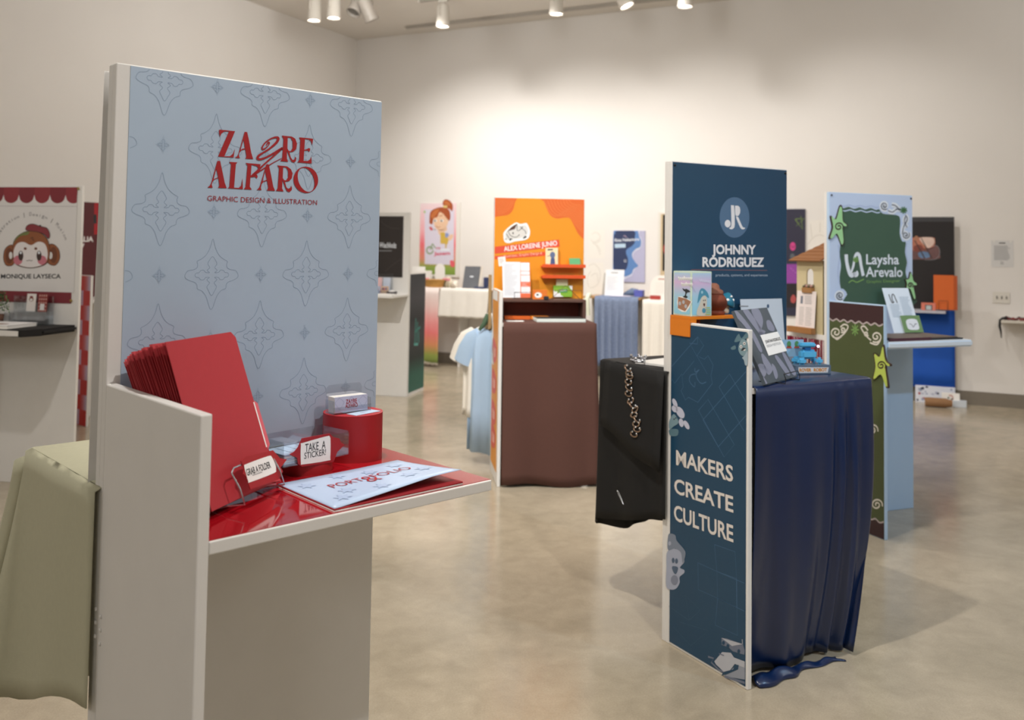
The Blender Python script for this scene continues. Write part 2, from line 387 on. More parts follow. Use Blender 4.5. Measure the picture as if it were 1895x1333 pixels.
SO = [(0,46),(8,22),(16,14),(34,0),(16,-14),(8,-22),(0,-42),(-8,-22),(-16,-14),(-34,0),(-16,14),(-8,22)]
k0 = zv(775, 705); k1 = zv(880, 705); ks = abs(k1[0]-k0[0])/105
def clip(c, r=(.026, W-.001, SH+.003, H-.003)):      # Sutherland-Hodgman against the sheet
    for ax, lim, sg in ((0, r[0], 1), (0, r[1], -1), (1, r[2], 1), (1, r[3], -1)):
        o = []
        for i in range(len(c)):
            a, q = c[i-1], c[i]; da, dq = (a[ax]-lim)*sg, (q[ax]-lim)*sg
            if da*dq < 0:
                t = da/(da-dq); o.append((a[0] + (q[0]-a[0])*t, a[1] + (q[1]-a[1])*t))
            if dq >= 0: o.append(q)
        c = o
        if not c: return []
    return c
def inside(p, r=(.027, W-.002, SH+.004, H-.004)): return r[0] < p[0] < r[1] and r[2] < p[1] < r[3]
def star_line(mb, c, out, k, w, mt, lay):
    q = sm([(c[0] + x*k, c[1] + y*k) for x, y in out], 4); q.append(q[0])
    run = []
    for p in q + [None]:
        if p and inside(p): run.append(p)
        else:
            if len(run) > 1: mb.stroke(PZ, run, w, mt, lay)
            run = []
du = zv(1158, 705)[0] - k0[0]; dv = zv(775, 705)[1] - zv(760, 1240)[1]
for r in range(-4, 5):
    for c in range(-3, 4):
        cx = k0[0] + (c + (.5 if r % 2 else 0))*du; cy = k0[1] - r*dv/2
        star_line(b, (cx, cy), LO, ks, .0011, SKYL, 1); star_line(b, (cx, cy), TI, ks, .0010, SKYL, 1)
        s = clip([(cx + du/2 + x*ks*.8, cy + y*ks*.8) for x, y in SO])
        if len(s) > 2: b.poly(PZ, [s], SKYS, 1)
        if inside((cx + du/2, cy)) : star_line(b, (cx + du/2, cy), TI, ks*.3, .0008, SKYL, 2)
# the two-line name, letter by letter
zl = ZV(PZ, 380, 220, 7.84)
GL = [
 [[(205,158),(428,180),(272,543),(350,543),(392,512),(424,435),(405,562),(180,548),(338,182),(270,185),(228,215),(210,265),(196,210),(193,165)]],
 [[(565,190),(602,192),(630,320),(660,490),(690,585),(575,578),(592,545),(574,442),(520,457),(492,490),(480,530),(497,572),(425,567),(455,545),(475,510)],[(549,300),(571,428),(540,432),(508,450)]],
 [[(1105,243),(1250,258),(1300,290),(1326,360),(1312,440),(1270,478),(1215,487),(1235,560),(1262,598),(1288,590),(1300,545),(1313,570),(1308,612),(1282,636),(1250,625),(1228,590),(1180,460),(1178,580),(1197,625),(1083,615),(1110,580),(1130,300)],[(1190,270),(1235,277),(1262,330),(1262,420),(1235,470),(1205,466),(1186,430)]],
 [[(1355,268),(1560,290),(1545,385),(1530,330),(1500,302),(1440,293),(1432,450),(1470,440),(1490,424),(1515,430),(1515,460),(1500,484),(1480,460),(1430,464),(1420,610),(1480,612),(1515,590),(1532,545),(1538,650),(1330,633),(1357,600),(1374,310)]],
 [[(170,610),(210,612),(240,750),(275,920),(305,1008),(180,1002),(198,965),(184,858),(132,880),(100,915),(88,955),(102,1002),(25,998),(60,970),(85,920)],[(155,725),(182,848),(115,875)]],
 [[(340,625),(462,632),(438,660),(412,1000),(480,1002),(515,970),(535,860),(540,1022),(320,1008),(345,985),(368,660)]],
 [[(578,640),(800,660),(775,740),(745,690),(665,668),(655,822),(700,800),(745,812),(755,840),(740,870),(718,842),(650,850),(640,985),(670,1028),(553,1022),(580,985),(607,680)]],
 [[(880,660),(915,662),(950,820),(980,980),(1007,1047),(886,1042),(908,1000),(890,898),(840,915),(810,950),(800,1000),(812,1036),(742,1032),(775,1000),(795,950)],[(862,760),(888,886),(826,908)]],
 [[(1040,675),(1180,690),(1235,730),(1262,790),(1250,860),(1210,905),(1150,915),(1170,990),(1195,1015),(1225,1005),(1240,970),(1252,1000),(1248,1035),(1215,1065),(1180,1052),(1155,1000),(1115,890),(1108,1010),(1132,1055),(1018,1046),(1045,1010),(1065,720)],[(1125,700),(1170,710),(1195,760),(1195,850),(1165,895),(1140,890),(1118,860)]],
]
for g in GL: zl.poly(b, g, LOGO, 4)
b.poly(PZ, [zl.L(ell(1453, 885, 178, 192, 40, -.2)), zl.L(ell(1457, 885, 112, 182, 40, -.35))], LOGO, 4)
wu = abs(zl(1100, 600)[0] - zl(1000, 600)[0])/100
zl.line(b, [(880,385),(905,345),(925,350),(905,390),(860,430),(825,443),(822,405),(875,335),(955,285),(1030,268),(1052,290),(1025,345),(930,430),(830,495),(770,535),(752,572),(790,588),(880,558),(1000,492),(1115,425)], [x*wu for x in (12,20,16,12,16,22,20,16,18,26,40,34,24,22,30,36,28,22,26,34)], LOGO, 5, 5)
zl.line(b, [(1115,425),(1000,528),(870,640),(760,745),(668,830)], [x*wu for x in (20,22,20,26,26)], LOGO, 5, 4)
zl.line(b, [(700,815),(790,755),(910,680),(1010,620),(1105,572)], [x*wu for x in (22,16,14,10,8)], LOGO, 5, 4)
zl.text(b, 'GRAPHIC DESIGN & ILLUSTRATION', (25,1190), (1615,1250), 78, LOGO, 4, -.004)
obj('banner', b, kz, label='pale blue vinyl banner with star pattern and red lettering')

# the kiosk standing behind it, back to back
KS = partner(KZ)
CLOTHS = mat('#bcbaa0', .85, .05, 80, .2, 600)
ks_ = thing('sage_kiosk', 'white kiosk at left, back to back with the foreground kiosk, under sage cloth', 'display kiosk', KS)
obj('back_panel', MB().box(KS, 0, W, 0, T-.0005, 0, H, WHITE), ks_, bevel=.002)
obj('side_panel', MB().box(KS, 0, T, -D, 0, 0, HS, WHITE), ks_)
obj('shelf', MB().box(KS, T, W, -D, 0, SH-.021, SH, WHITE), ks_)
b = MB(); rows = []
for i in range(13):
    z = .985 + (H-.01-.985)*i/12; s = 1 - i/12
    rows.append([KS @ Vector((.03 + (W+.004-.03)*j/8, -.004 - (.018*(j/8)**2)*(1 - .5*abs(2*i/12 - 1)) - .016*s*s*(j/8), z)) for j in range(9)])
b.grid(Matrix.Identity(4), rows, WHITE)
obj('hanging_banner', b, ks_, thick=.0012)

# ================================================================== things on the red shelf
ZF = lambda x, y, z=SH+.0012, yaw=0., pitch=0.: KZ @ FR((x, y, z), yaw, pitch)
# wire stand and the fan of red folders
FY = 1.32 - .7525
def folder(M, mt, tab=True):                   # standing folder, x right, z up, front face at y=0
    b = MB(); w, h = .22, .30
    o = [(0,0),(w,0),(w,.055)] + ([(w+.012,.062),(w+.012,.150),(w,.158)] if tab else []) + [(w,h-.012),(w-.012,h),(0,h)]
    P = M @ Matrix.Rotation(PI/2, 4, 'X')
    b.prism(P, o, -.0009, 0, mt)
    return b
FOLD = [mat('#b02f37', .6, .05, 60), mat('#a4262f', .6, .05, 60), mat('#b8383f', .6, .05, 60)]
NF = 26
for i in range(NF):
    f = i/(NF-1)
    M = KZ @ FR((.0735 - .0335*f, -.307 + .087*f, SH+.013), FY + (.10 - FY)*f, -(.34 + .36*f) + R.uniform(-.006, .006)) @ Matrix.Translation((R.uniform(0, .003), 0, R.uniform(-.002, .003)))
    t = thing('folder', 'front red folder of the fan, its whole cover and tab in view' if i == 0 else 'red folder fanned out behind the front one, only its edge showing', 'folder', M, 'red folders fanned in the wire stand')
    b = folder(M, FOLD[i % 3], False)
    obj('cover', b, t)
    if i < 2:
        P = M @ Matrix.Rotation(PI/2, 4, 'X')
        obj('tab', MB().prism(P, [(.219,.062),(.231,.070),(.231,.152),(.219,.160)], -.0009, 0, mat('#d6606a', .55, .04)), t, label='lighter red tab')
        if i == 0: obj('index_strip', MB().prism(P, [(.216,.066),(.2195,.066),(.2195,.156),(.216,.156)], .0002, .0006, PAPER), t, label='white strip beside the tab')
FM = KZ @ FR((.0735, -.307, SH+.013), FY, -.34)
t = thing('wire_stand', 'bent wire stand holding the red folders on the red shelf', 'stand', FM)
b = MB()
for x in (.045, .185):
    b.tube(FM, [(x, .10, .03), (x, .05, .0), (x, .0, -.002), (x, -.035, -.008), (x, -.034, .02), (x, -.026, .05)], .0017, CHROME)
b.tube(FM, [(.045, -.026, .05), (.055, -.0255, .057), (.175, -.0255, .057), (.185, -.026, .05)], .0017, CHROME)
obj('wire_frame', b, t)
TP = FM @ Matrix.Translation((0, -.029, 0)) @ Matrix.Rotation(PI/2, 4, 'X')
ztag = ZV(TP, 160, 600, 3.3333)
t = thing('sign_card', 'red cut-out card reading GRAB A FOLDER on the wire stand', 'sign', TP)
b = MB(); b.prism(TP, ztag.L([(952,845),(985,818),(1150,778),(1170,800),(1195,828),(1237,835),(1212,868),(1198,885),(1212,908),(1192,955),(1160,968),(1012,1020),(985,940),(968,925),(975,890)]), -.0015, 0, RED); obj('card', b, t)
b = MB(); ztag.smooth(b, [[(972,878),(990,862),(1120,815),(1143,822),(1165,870),(1168,900),(1155,920),(1010,976),(997,970),(985,930)]], PAPER, 1, 3)
ztag.text(b, 'GRAB A FOLDER', (990,937), (1137,886), 40, INK, 2, .012); ztag.line(b, [(1022,934),(1082,913)], .0012, GREYINK, 2)
obj('label', b, t, label='white printed label')
# low riser, sticker tray, sign
lo = ZF(.373, -.100)
obj('low_riser', MB().cyl(lo, .057, .057, 0, .028, RED, 40), M=lo, label='low red disc riser under the clear sticker tray', cat='riser', bevel=.001)
tr = ZF(.345, -.159, SH+.0292, .12)
t = thing('sticker_tray', 'clear acrylic tray of stickers on the low red riser', 'tray', tr)
b = MB(); A = acrylic(); w, d, h = .165, .085, .052
b.box(tr, -.06, w-.06, 0, d, 0, .002, A); b.box(tr, -.06, w-.06, 0, .002, .002, h*.9, A); b.box(tr, -.06, w-.06, d-.002, d, .002, h, A)
b.box(tr, -.06, -.058, .002, d-.002, .002, h*.95, A); b.box(tr, w-.062, w-.06, .002, d-.002, .002, h*.95, A)
obj('acrylic_box', b, t)
for k in range(4):
    M = tr @ FR((-.052 + .026*k, .008, .003), 0, 0)
    b = MB()
    for q in range(5): b.box(M, 0, .024, 0, .07, .004*q, .004*q + .0032, (SKY, PAPER)[q % 2])
    obj('sticker_pile', b, M=M, label='pile of pale blue stickers inside the clear tray', cat='stickers', group='piles of stickers in the clear tray')
SP = tr @ Matrix.Translation((0, -.004, 0)) @ Matrix.Rotation(PI/2, 4, 'X')
zs = ZV(SP, 160, 600, 3.3333)
t = thing('sign_card', 'red cut-out card reading TAKE A STICKER! on the clear tray', 'sign', SP)
b = MB(); b.prism(SP, zs.L([(1253,805),(1285,785),(1305,760),(1330,705),(1500,675),(1525,698),(1560,705),(1570,730),(1592,745),(1548,790),(1525,850),(1330,880),(1305,862),(1300,825)]), -.0015, 0, RED); obj('card', b, t)
b = MB(); zs.smooth(b, [[(1322,745),(1335,733),(1480,692),(1500,695),(1505,720),(1503,825),(1490,842),(1340,865),(1322,855)]], PAPER, 1, 3)
zs.text(b, 'TAKE  A', (1347,790), (1473,766), 50, INK, 2, .004); zs.text(b, 'STICKER!', (1342,832), (1475,806), 38, INK, 2, .004)
obj('label', b, t, label='white printed label')
# tall riser, card holder, cards
hi = ZF(.5115, -.066)
obj('tall_riser', MB().cyl(hi, .0655, .0655, 0, .1, RED, 48), M=hi, label='tall red drum riser under the business card holder', cat='riser', bevel=.001)
ch = ZF(.497, -.085, SH+.1012, -.02)
t = thing('card_holder', 'clear acrylic business card holder on the tall red drum', 'card holder', ch)
b = MB(); b.box(ch, -.047, .049, 0, .036, 0, .002, A); b.box(ch, -.047, .049, 0, .002, .002, .016, A); b.box(ch, -.047, -.045, .002, .036, .002, .03, A); b.box(ch, .047, .049, .002, .036, .002, .03, A)
b.prism(ch @ Matrix.Translation((0, .036, 0)) @ Matrix.Rotation(PI/2, 4, 'X'), rrect(-.044, 0, .046, .060, .01), -.002, 0, A)
obj('acrylic_body', b, t)
for k in range(6):
    M = ch @ FR((-.041, .006 + .0045*k, .003), 0, -.08); cp = wallplane(M, 0, -.0005, 0)
    b = MB(); b.box(M, 0, .084, 0, .0035, 0, .034, PAPER)
    if k == 0:
        b.poly(cp, [[(0, 0), (.084, 0), (.084, .034), (0, .034)]], mat('#b9bfd8', .5, .03), 1)
        for q in (.012, .042, .072): b.stroke(cp, [(q-.012, .022), (q, .032), (q+.012, .022), (q, .006)], .0006, mat('#7d86ac', .5, .02), 2, True)
        b.text(cp, 'ZAYRE', (.028, .018), (.056, .018), .009, LOGO, 3, .01); b.text(cp, 'ALFARO', (.026, .009), (.058, .009), .008, LOGO, 3, .01)
    obj('business_card', b, M=M, label='front business card with blue star print and red name' if k == 0 else 'white business card stacked behind the printed front card', cat='card', group='business cards in the clear holder')
lc = ZF(.485, -.118, SH+.1014, .18)
b = MB(); b.box(lc, 0, .075, 0, .03, 0, .0008, SKY); b.lines(lc @ Matrix.Translation((0, 0, .0008)), .028, .05, .018, .006, 1, GREYINK, 1, .002)
obj('business_card', b, M=lc, label='single pale blue card lying flat on the tall red drum', cat='card')
# portfolio booklet
pf = ZF(.253, -.411 + .004, SH+.0014, .0)
t = thing('portfolio_booklet', 'pale blue booklet reading PORTFOLIO on the red shelf, its cover lifting', 'booklet', pf)
def pg(u, v, z): return pf @ Vector((.294*u + .006*(1-u)*v, .212*v + .002, z))
b = MB(); b.grid(Matrix.Identity(4), [[pg(i/8, j/4, .0005) for i in range(9)] for j in range(5)], PAPER); b.grid(Matrix.Identity(4), [[pg(i/8, j/4, .004) for i in range(9)] for j in range(5)], REDP)
obj('pages', b, t, thick=.003)
b = MB(); n, m = 24, 8
def cov(u, v):
    lift = .026*max(0, (u-.02))*(1-v)**1.3*(1 if u < .75 else 1 - .25*((u-.75)/.25)) ; return pg(u*.985, v, .0062 + lift*1.0 + .004*u*u)
b.grid(Matrix.Identity(4), [[cov(i/n, j/m) for i in range(n+1)] for j in range(m+1)], mat('#afc3de', .35, .02))
obj('cover', b, t, thick=.0008)
b = MB()
def on(uv, mt, cons, lift=.0012):
    for c in cons:
        vs, fs = fill([c]); b.add(Matrix.Identity(4), [tuple(cov(x, y) + Vector((0, 0, lift))) for x, y in vs], fs, mt)
for sx, sy in ((.12,.75),(.25,.35),(.4,.85),(.45,.2),(.62,.75),(.72,.3),(.86,.8),(.15,.2),(.9,.4)):
    on(None, mat('#a4b8d6', .4, .02), [[(sx + x/620, sy + y/430) for x, y in ((0,46),(10,16),(34,22),(20,0),(34,-22),(10,-16),(0,-42),(-10,-16),(-34,-22),(-20,0),(-34,22),(-10,16))]])
def ctext(txt, u0, u1, v0, h, bold=0.):
    vs, fs = glyphs(txt, bold); x0 = min(v[0] for v in vs); x1 = max(v[0] for v in vs)
    b.add(Matrix.Identity(4), [tuple(cov(u0 + (x-x0)/(x1-x0)*(u1-u0), v0 + y/CAP*h) + Vector((0, 0, .0016))) for x, y in vs], fs, LOGO)
ctext('PORT', .22, .47, .50, .14, -.006); ctext('&', .46, .56, .40, .24, -.008); ctext('FOLIO', .55, .87, .50, .14, -.006)
obj('cover_print', b, t)

# sage cloth over the left kiosk's shelf, its far corner pulled out to a point
def drape(M, path, zt, hem, back=0., mt=None, nd=10, fl=.1, wav=.01, wn=9, sag=0., bow=None, inset=.012):
    n = len(path); P = [Vector((a, c, 0)) for a, c in path]; rows = []; nrm = []
    for i in range(n):
        d = P[min(i+1, n-1)] - P[max(i-1, 0)]; q = Vector((d.y, -d.x, 0)).normalized(); nrm.append(q)
    for k in range(4): rows.append([(P[i].x - nrm[i].x*inset, (P[i].y - nrm[i].y*inset)*(k/3) + back*(1 - k/3), zt) for i in range(n)])
    rows.append([(P[i].x, P[i].y, zt - .006) for i in range(n)])
    for k in range(1, nd+1):
        f = k/nd; r = []
        for i in range(n):
            h = hem(i/(n-1)) if callable(hem) else hem
            o = (fl(i/(n-1)) if callable(fl) else fl)*f**1.3 + (wav(i/(n-1)) if callable(wav) else wav)*f**.8*math.sin(i/(n-1)*wn*2*PI + .6*math.sin(7*i/n)) + (bow(i/(n-1), f) if bow else 0)
            r.append((P[i].x + nrm[i].x*o, P[i].y + nrm[i].y*o, zt - .006 - (zt - .006 - h)*f))
        rows.append(r)
    b = MB(); b.grid(M, rows, mt); return b
def corner_path(x0, x1, yf, yb, r=.03, n=40, left=False):
    pts = []
    if left: pts += [(x0, yb + (yf + r - yb)*i/10) for i in range(10)] + [(x0 + r - r*math.cos(a), yf + r - r*math.sin(a)) for a in [PI/2*i/6 for i in range(6)]]
    s = x0 + (r if left else 0)
    pts += [(s + (x1 - r - s)*i/n, yf) for i in range(n)]
    pts += [(x1 - r + r*math.sin(a), yf + r - r*math.cos(a)) for a in [PI/2*i/6 for i in range(6)]]
    pts += [(x1, yf + r + (yb - yf - r)*i/12) for i in range(13)]
    return pts
pth = corner_path(T, W+.012, -D-.012, .034, .02, 26)
cl = drape(KS, pth, SH+.004, lambda s: .45 + .5*max(0, s-.66) + .008*math.sin(30*s), 0., CLOTHS, 12, lambda s: .03*(1-s) + .10*math.exp(-((s-.66)/.06)**2), .006, 5)
sc0 = obj('sage_tablecloth', cl, M=KS, label='sage green cloth draped over the shelf of the kiosk at far left', cat='cloth', thick=.002)
b = MB(); rows = []
for k in range(15):
    f = k/14; z_ = SH - .012 - (SH - .50)*f
    rows.append([KS @ Vector((W + .006 + .085*f**1.3 + .018*math.sin(i*PI/5), -D - .006 - .08*f**1.3 - .075*(i/5)*(.55 + .35*math.sin(2.5*f + .5)), z_ - .03*(i/5)*(1 - f))) for i in range(6)])
b.grid(Matrix.Identity(4), rows, CLOTHS); o = obj('corner_fold', b, None, thick=.002); o.parent = sc0; o.matrix_parent_inverse = KS.inverted()
lf = KS @ FR((.25, -.20, SH+.008), .35)
b = MB(); b.grid(lf, [[(x*.06, y*.05, .004 + .016*(x/5)**2*(y/4) + .004*abs(y-2)) for x in range(6)] for y in range(5)], mat('#d3e6a8', .5, .03))
obj('leaflet', b, M=lf, label='light green leaflet lying on the sage cloth', cat='leaflet', thick=.0012)
# ================================================================== helpers shared by the other kiosks
def sideplane(K, off=.0016): return K @ Matrix(((0, 0, -1, -off), (-1, 0, 0, 0), (0, 1, 0, 0), (0, 0, 0, 1)))
def seat(K, x, y, z=SH+.0012, yaw=0., pitch=0.): return K @ FR((x, y, z), yaw, pitch)
def skirt_cloth(name, label, K, mt, x0, x1, hem, fl, wav, wn, thick=.0025, left=False, yb=-.003, zt=SH+.004, yf=-D-.012, nd=14, bow=None, n=46):
    return obj(name, drape(K, corner_path(x0, x1, yf, yb, .02, n, left), zt, hem, yb, mt, nd, fl, wav, wn, bow=bow), M=K, label=label, cat='cloth', thick=thick)
def sheet(name, label, cat, M, w, h, mt, th=.002, group=None, deco=None, parts=None):
    """thin board standing in frame M: x right, z up, front at y=0"""
    b = MB(); b.box(M, 0, w, 0, th, 0, h, mt)
    if deco: deco(b, wallplane(M, 0, -.0004, 0))
    return obj(name, b, M=M, label=label, cat=cat, group=group)
def easel(name, label, M, x0=.05, x1=.15, h=.05, mt=None, d=.03, cat='stand'):
    t = thing(name, label, cat, M); b = MB()
    for x in (x0, x1): b.tube(M, [(x, .07, .0), (x, .02, .003), (x, -d, .003), (x, -d, .02), (x, -d + .006, h)], .0018, mt or WIRE, 6)
    b.tube(M, [(x0, -d + .006, h), (x1, -d + .006, h)], .0018, mt or WIRE, 6)
    b.tube(M, [(x0, .05, .002), ((x0+x1)/2, .05, .09), (x1, .05, .002)], .0018, mt or WIRE, 6)
    obj('wire_frame', b, t); return t

# ================================================================== the navy kiosk at right
NAVY = mat('#1c4460', .38, .04, 6); NAVY2 = mat('#53718f', .4, .02); OFFW = mat('#e9e6e6', .45, .02); LINE = mat('#44688a', .4, .02); GHOST = mat('#3d5f78', .4, .03)
kj = kiosk('navy_kiosk', 'tall kiosk with navy blue banner and round white monogram logo, at right', KJ)
PJ = wallplane(KJ, 0, -.0016, 0)
b = MB(); b.box(PJ, .004, W-.003, SH+.003, H-.004, -.0012, 0, NAVY)
z = ZV(PJ, 1290, 360, 8.331)
b.poly(PJ, [z.L(ell(576, 355, 230, 313, 48))], NAVY2, 1)
z.poly(b, [[(520,165),(568,170),(578,300),(580,470),(572,510),(545,535),(515,538),(488,520),(520,500),(527,460),(524,300)]], OFFW, 2)
b.poly(PJ, [z.L(ell(470, 450, 45, 58, 24))], OFFW, 2)
z.poly(b, [[(583,172),(630,175),(655,195),(665,240),(660,290),(640,325),(615,335),(588,320),(583,240)]], OFFW, 2)
z.smooth(b, [[(597,348),(632,350),(655,400),(690,480),(710,508),(738,515),(725,533),(695,538),(670,520),(640,460)]], OFFW, 2, 3)
z.text(b, 'JOHNNY', (228,915), (905,920), 140, OFFW, 2, .035); z.text(b, 'RODRIGUEZ', (80,1112), (1030,1112), 142, OFFW, 2, .035)
z.line(b, [(-95,1160),(1080,1172)], .003, mat('#7a5a62', .5, .02), 2)
z.text(b, 'products, systems, and experiences', (285,1262), (1085,1262), 40, mat('#aebccb', .5, .02), 2, .004)
obj('banner', b, kj, label='navy vinyl banner with monogram and white lettering')
for x in (.012, W-.012): obj('push_pin', MB().ball(KJ, (x, -.004, H-.016), .005, WIRE, 8), kj)
PS = sideplane(KJ)
b = MB(); b.box(PS, .006, D-.008, .010, HS-.008, -.0012, 0, NAVY)
z = ZV(PS, 1220, 560, 3.705); lw = .0022
z.line(b, [(85,440),(265,235),(305,295),(260,365),(310,390),(335,365),(370,430),(355,500),(365,555),(265,685),(200,650),(180,670),(150,605),(165,580),(155,490),(105,555),(85,520)], lw, LINE, 1)
z.line(b, [(208,280),(262,285),(265,240)], lw, LINE, 1); z.line(b, [(220,300),(330,490)], lw*.7, LINE, 1); z.line(b, [(160,500),(240,400)], lw*.7, LINE, 1)
z.line(b, [(245,450),(248,478),(275,460),(252,492),(268,535),(292,556),(322,545)], lw*1.6, LINE, 1, 3); z.line(b, [(248,490),(215,500),(208,540),(242,580),(245,545)], lw*1.4, LINE, 1, 3)
for q in ([(300,805),(598,470)], [(405,990),(595,775)], [(410,580),(482,490),(598,685)], [(300,805),(405,990)], [(445,640),(580,880)], [(410,580),(445,640)], [(270,740),(335,665),(515,975),(445,1060),(270,740)]):
    z.line(b, q, lw, LINE, 1)
PETAL = mat('#c3c6d8', .5, .02); FACE = mat('#7c98a2', .5, .03); FACED = mat('#5d7c88', .5, .03)
for x, y, rx, ry, r in ((108,690,14,34,-.4),(108,730,20,26,-.6),(145,755,24,44,-.5),(152,825,16,30,-.2),(188,840,15,34,-.5)): b.poly(PS, [z.L(ell(x, y, rx, ry, 18, r))], PETAL, 2)
z.smooth(b, [[(70,815),(100,765),(128,800),(132,828),(100,850),(72,870)]], FACE, 3); z.smooth(b, [[(66,880),(85,868),(130,872),(125,912),(80,915)]], FACED, 2)
for x, y in ((104,800),(116,792)): b.poly(PS, [z.L(ell(x, y, 4, 6, 10))], INK, 4)
z.smooth(b, [[(545,300),(565,255),(598,262),(608,300),(606,350),(575,368),(548,340)]], FACE, 2); z.smooth(b, [[(515,270),(545,215),(565,245),(600,205),(608,240),(560,262)]], FACED, 1); z.smooth(b, [[(492,310),(520,295),(525,318),(500,325)]], FACED, 1)
z.smooth(b, [[(570,380),(585,365),(607,335),(606,425),(590,428),(582,395)]], mat('#9fb2bd', .5, .02), 3)
for x, y in ((562,303),(585,281)): b.poly(PS, [z.L(ell(x, y, 9, 11, 12))], OFFW, 3); b.poly(PS, [z.L(ell(x+1, y+1, 4, 5, 10))], INK, 4)
z.smooth(b, [[(562,330),(578,310),(597,318),(580,328)]], INK, 3); z.poly(b, [[(578,328),(592,318),(596,325),(584,332)]], OFFW, 4)
z2 = ZV(PS, 1220, 560, 1.802)
for txt, a, c, h in (('MAKERS', (57,540), (247,598), 48), ('CREATE', (51,634), (248,700), 48), ('CULTURE', (50,724), (248,799), 50)): z2.text(b, txt, a, c, h, mat('#e2dcd6', .5, .02), 3, .022)
z = ZV(PS, 1220, 900, 3.42)
BEAR = mat('#a6adc0', .5, .03); BEARD = mat('#4d6078', .5, .03)
z.smooth(b, [[(48,425),(78,398),(118,402),(148,435),(160,478),(132,515),(158,530),(158,550),(130,575),(130,612),(108,648),(75,655),(44,632),(46,520)]], BEAR, 2)
z.smooth(b, [[(58,312),(78,300),(104,312),(112,345),(155,395),(168,430),(150,490),(138,420),(100,395),(56,402)]], mat('#7c8798', .5, .03), 3)
for x, y in ((90,470),(111,474)): b.poly(PS, [z.L(ell(x, y, 9, 17, 14))], BEARD, 4)
z.smooth(b, [[(84,508),(120,515),(108,556),(90,542)]], BEARD, 4); b.poly(PS, [z.L(ell(98, 594, 23, 31, 18))], mat('#7f8699', .5, .03), 4); b.poly(PS, [z.L(ell(68, 362, 9, 14, 12))], BEAR, 4)
for q in ([(245,485),(365,540),(370,710),(248,655)], [(350,370),(480,415),(490,585),(365,540)], [(370,710),(492,770),(495,945),(355,880)]): z.line(b, q + [q[0]], lw*.9, LINE, 1)
for q in ([(365,540),(540,615)], [(370,710),(540,792)]): z.line(b, q, lw, LINE, 1)
z.line(b, [(490,585),(492,770)], lw*1.5, LINE, 1); z.line(b, [(60,760),(190,850),(260,785),(165,690),(190,845)], lw*.6, GHOST, 1); z.line(b, [(130,860),(310,915),(200,1010),(90,890)], lw*.6, GHOST, 1)
RB = mat('#b9bcc4', .5, .03); RBD = mat('#70788a', .5, .03)
z.poly(b, [[(395,960),(430,965),(530,1000),(543,1040),(540,1068),(465,1045),(440,1020),(396,1005)]], RBD, 2); z.poly(b, [[(395,960),(530,1000),(462,1012)]], RB, 3)
for x, y in ((408,992),(436,1012),(505,1045)): b.poly(PS, [z.L(ell(x, y, 9, 13, 12))], NAVY, 4)
z.line(b, [(528,1000),(526,970)], .003, RB, 2); z.poly(b, [[(350,1110),(400,1050),(455,1055),(475,1085),(543,1110),(543,1150),(480,1125),(450,1165),(410,1175),(362,1130)]], RB, 3)
z.poly(b, [[(410,1178),(450,1170),(500,1120),(543,1150),(543,1225),(420,1205)]], mat('#969ca8', .5, .03), 2); z.poly(b, [[(405,1180),(470,1160),(480,1130),(505,1132),(500,1160),(430,1190),(395,1200)]], NAVY, 4)
z.line(b, [(310,1080),(345,1090),(330,1115),(380,1165),(410,1175)], .007, RBD, 2); z.line(b, [(415,1205),(543,1245)], .008, RBD, 3); z.line(b, [(380,1060),(412,1072)], .004, RBD, 4)
obj('side_banner', b, kj, label='navy side banner reading MAKERS CREATE CULTURE')
SAT = mat('#062048', .28, .08, 14, .10, 40, spec=.7)
def jhem(s): return .006 + .01*abs(math.sin(9*s))
def jbow(s, f):
    c = math.exp(-((s-.66)/.10)**2)                     # gathers at the right corner
    o = (.014*math.sin(PI*f) - .085*f**2.2)*(.35 + .65*min(1, s/.5))
    o += c*(.016*math.sin(s*62)*min(1, f*3)) + .010*f*math.sin(s*17 + 1.5*f) + .006*f*math.sin(s*39 - 3*f)
    return o - .05*math.exp(-((s-.10)/.09)**2)*f
sc_ = skirt_cloth('satin_cloth', 'shiny dark blue satin cloth draped to the floor over the navy kiosk', KJ, SAT, T+.004, W+.006, jhem, 0., 0., 1, bow=jbow, nd=30, n=110)
b = MB(); rows = []
for i in range(46):
    s = i/45; x = T + .03 + (W - .20)*s; w = .05 + .02*math.sin(5*s + 1) + .008*math.sin(19*s); hgt = (.022 + .010*math.sin(7*s) + .008*math.sin(23*s))*min(1, (1-s)*4 + .12)
    yb = -D + .055 - .02*s
    rows.append([KJ @ Vector((x + .01*math.sin(6*t_ + 9*s), yb - w*t_ - .0, .003 + hgt*math.sin(PI*min(1, t_*1.0))**.8*(1 - .4*t_))) for t_ in [k/7 for k in range(8)]])
b.grid(Matrix.Identity(4), rows, SAT); o = obj('hem_puddle', b, None, thick=.002); o.parent = sc_; o.matrix_parent_inverse = KJ.inverted()
# orange bracket shelf hooked over the side panel
ORG = mat('#e07f1d', .45, .05, 40)
ob_ = seat(KJ, 0, 0, HS)
t = thing('bracket_shelf', 'orange printed bracket shelf hooked over the top of the navy side panel', 'shelf', ob_)
b = MB(); b.bbox(ob_, -.006, .235, -.117, -.003, .012, .0235, ORG, .001); obj('plate', b, t)
obj('front_flap', MB().bbox(ob_, -.0068, -.0022, -.117, -.003, -.052, .012, ORG, .001), t)
b = MB(); b.box(ob_, .0215, .026, -.117, -.004, -.05, .012, ORG); b.box(ob_, -.0021, .0215, -.117, -.004, .001, .012, ORG); obj('inner_clip', b, t)
obj('gusset', MB().box(ob_, .05, .058, -.10, -.003, -.04, .012, mat('#b8400f', .5, .05)), t)
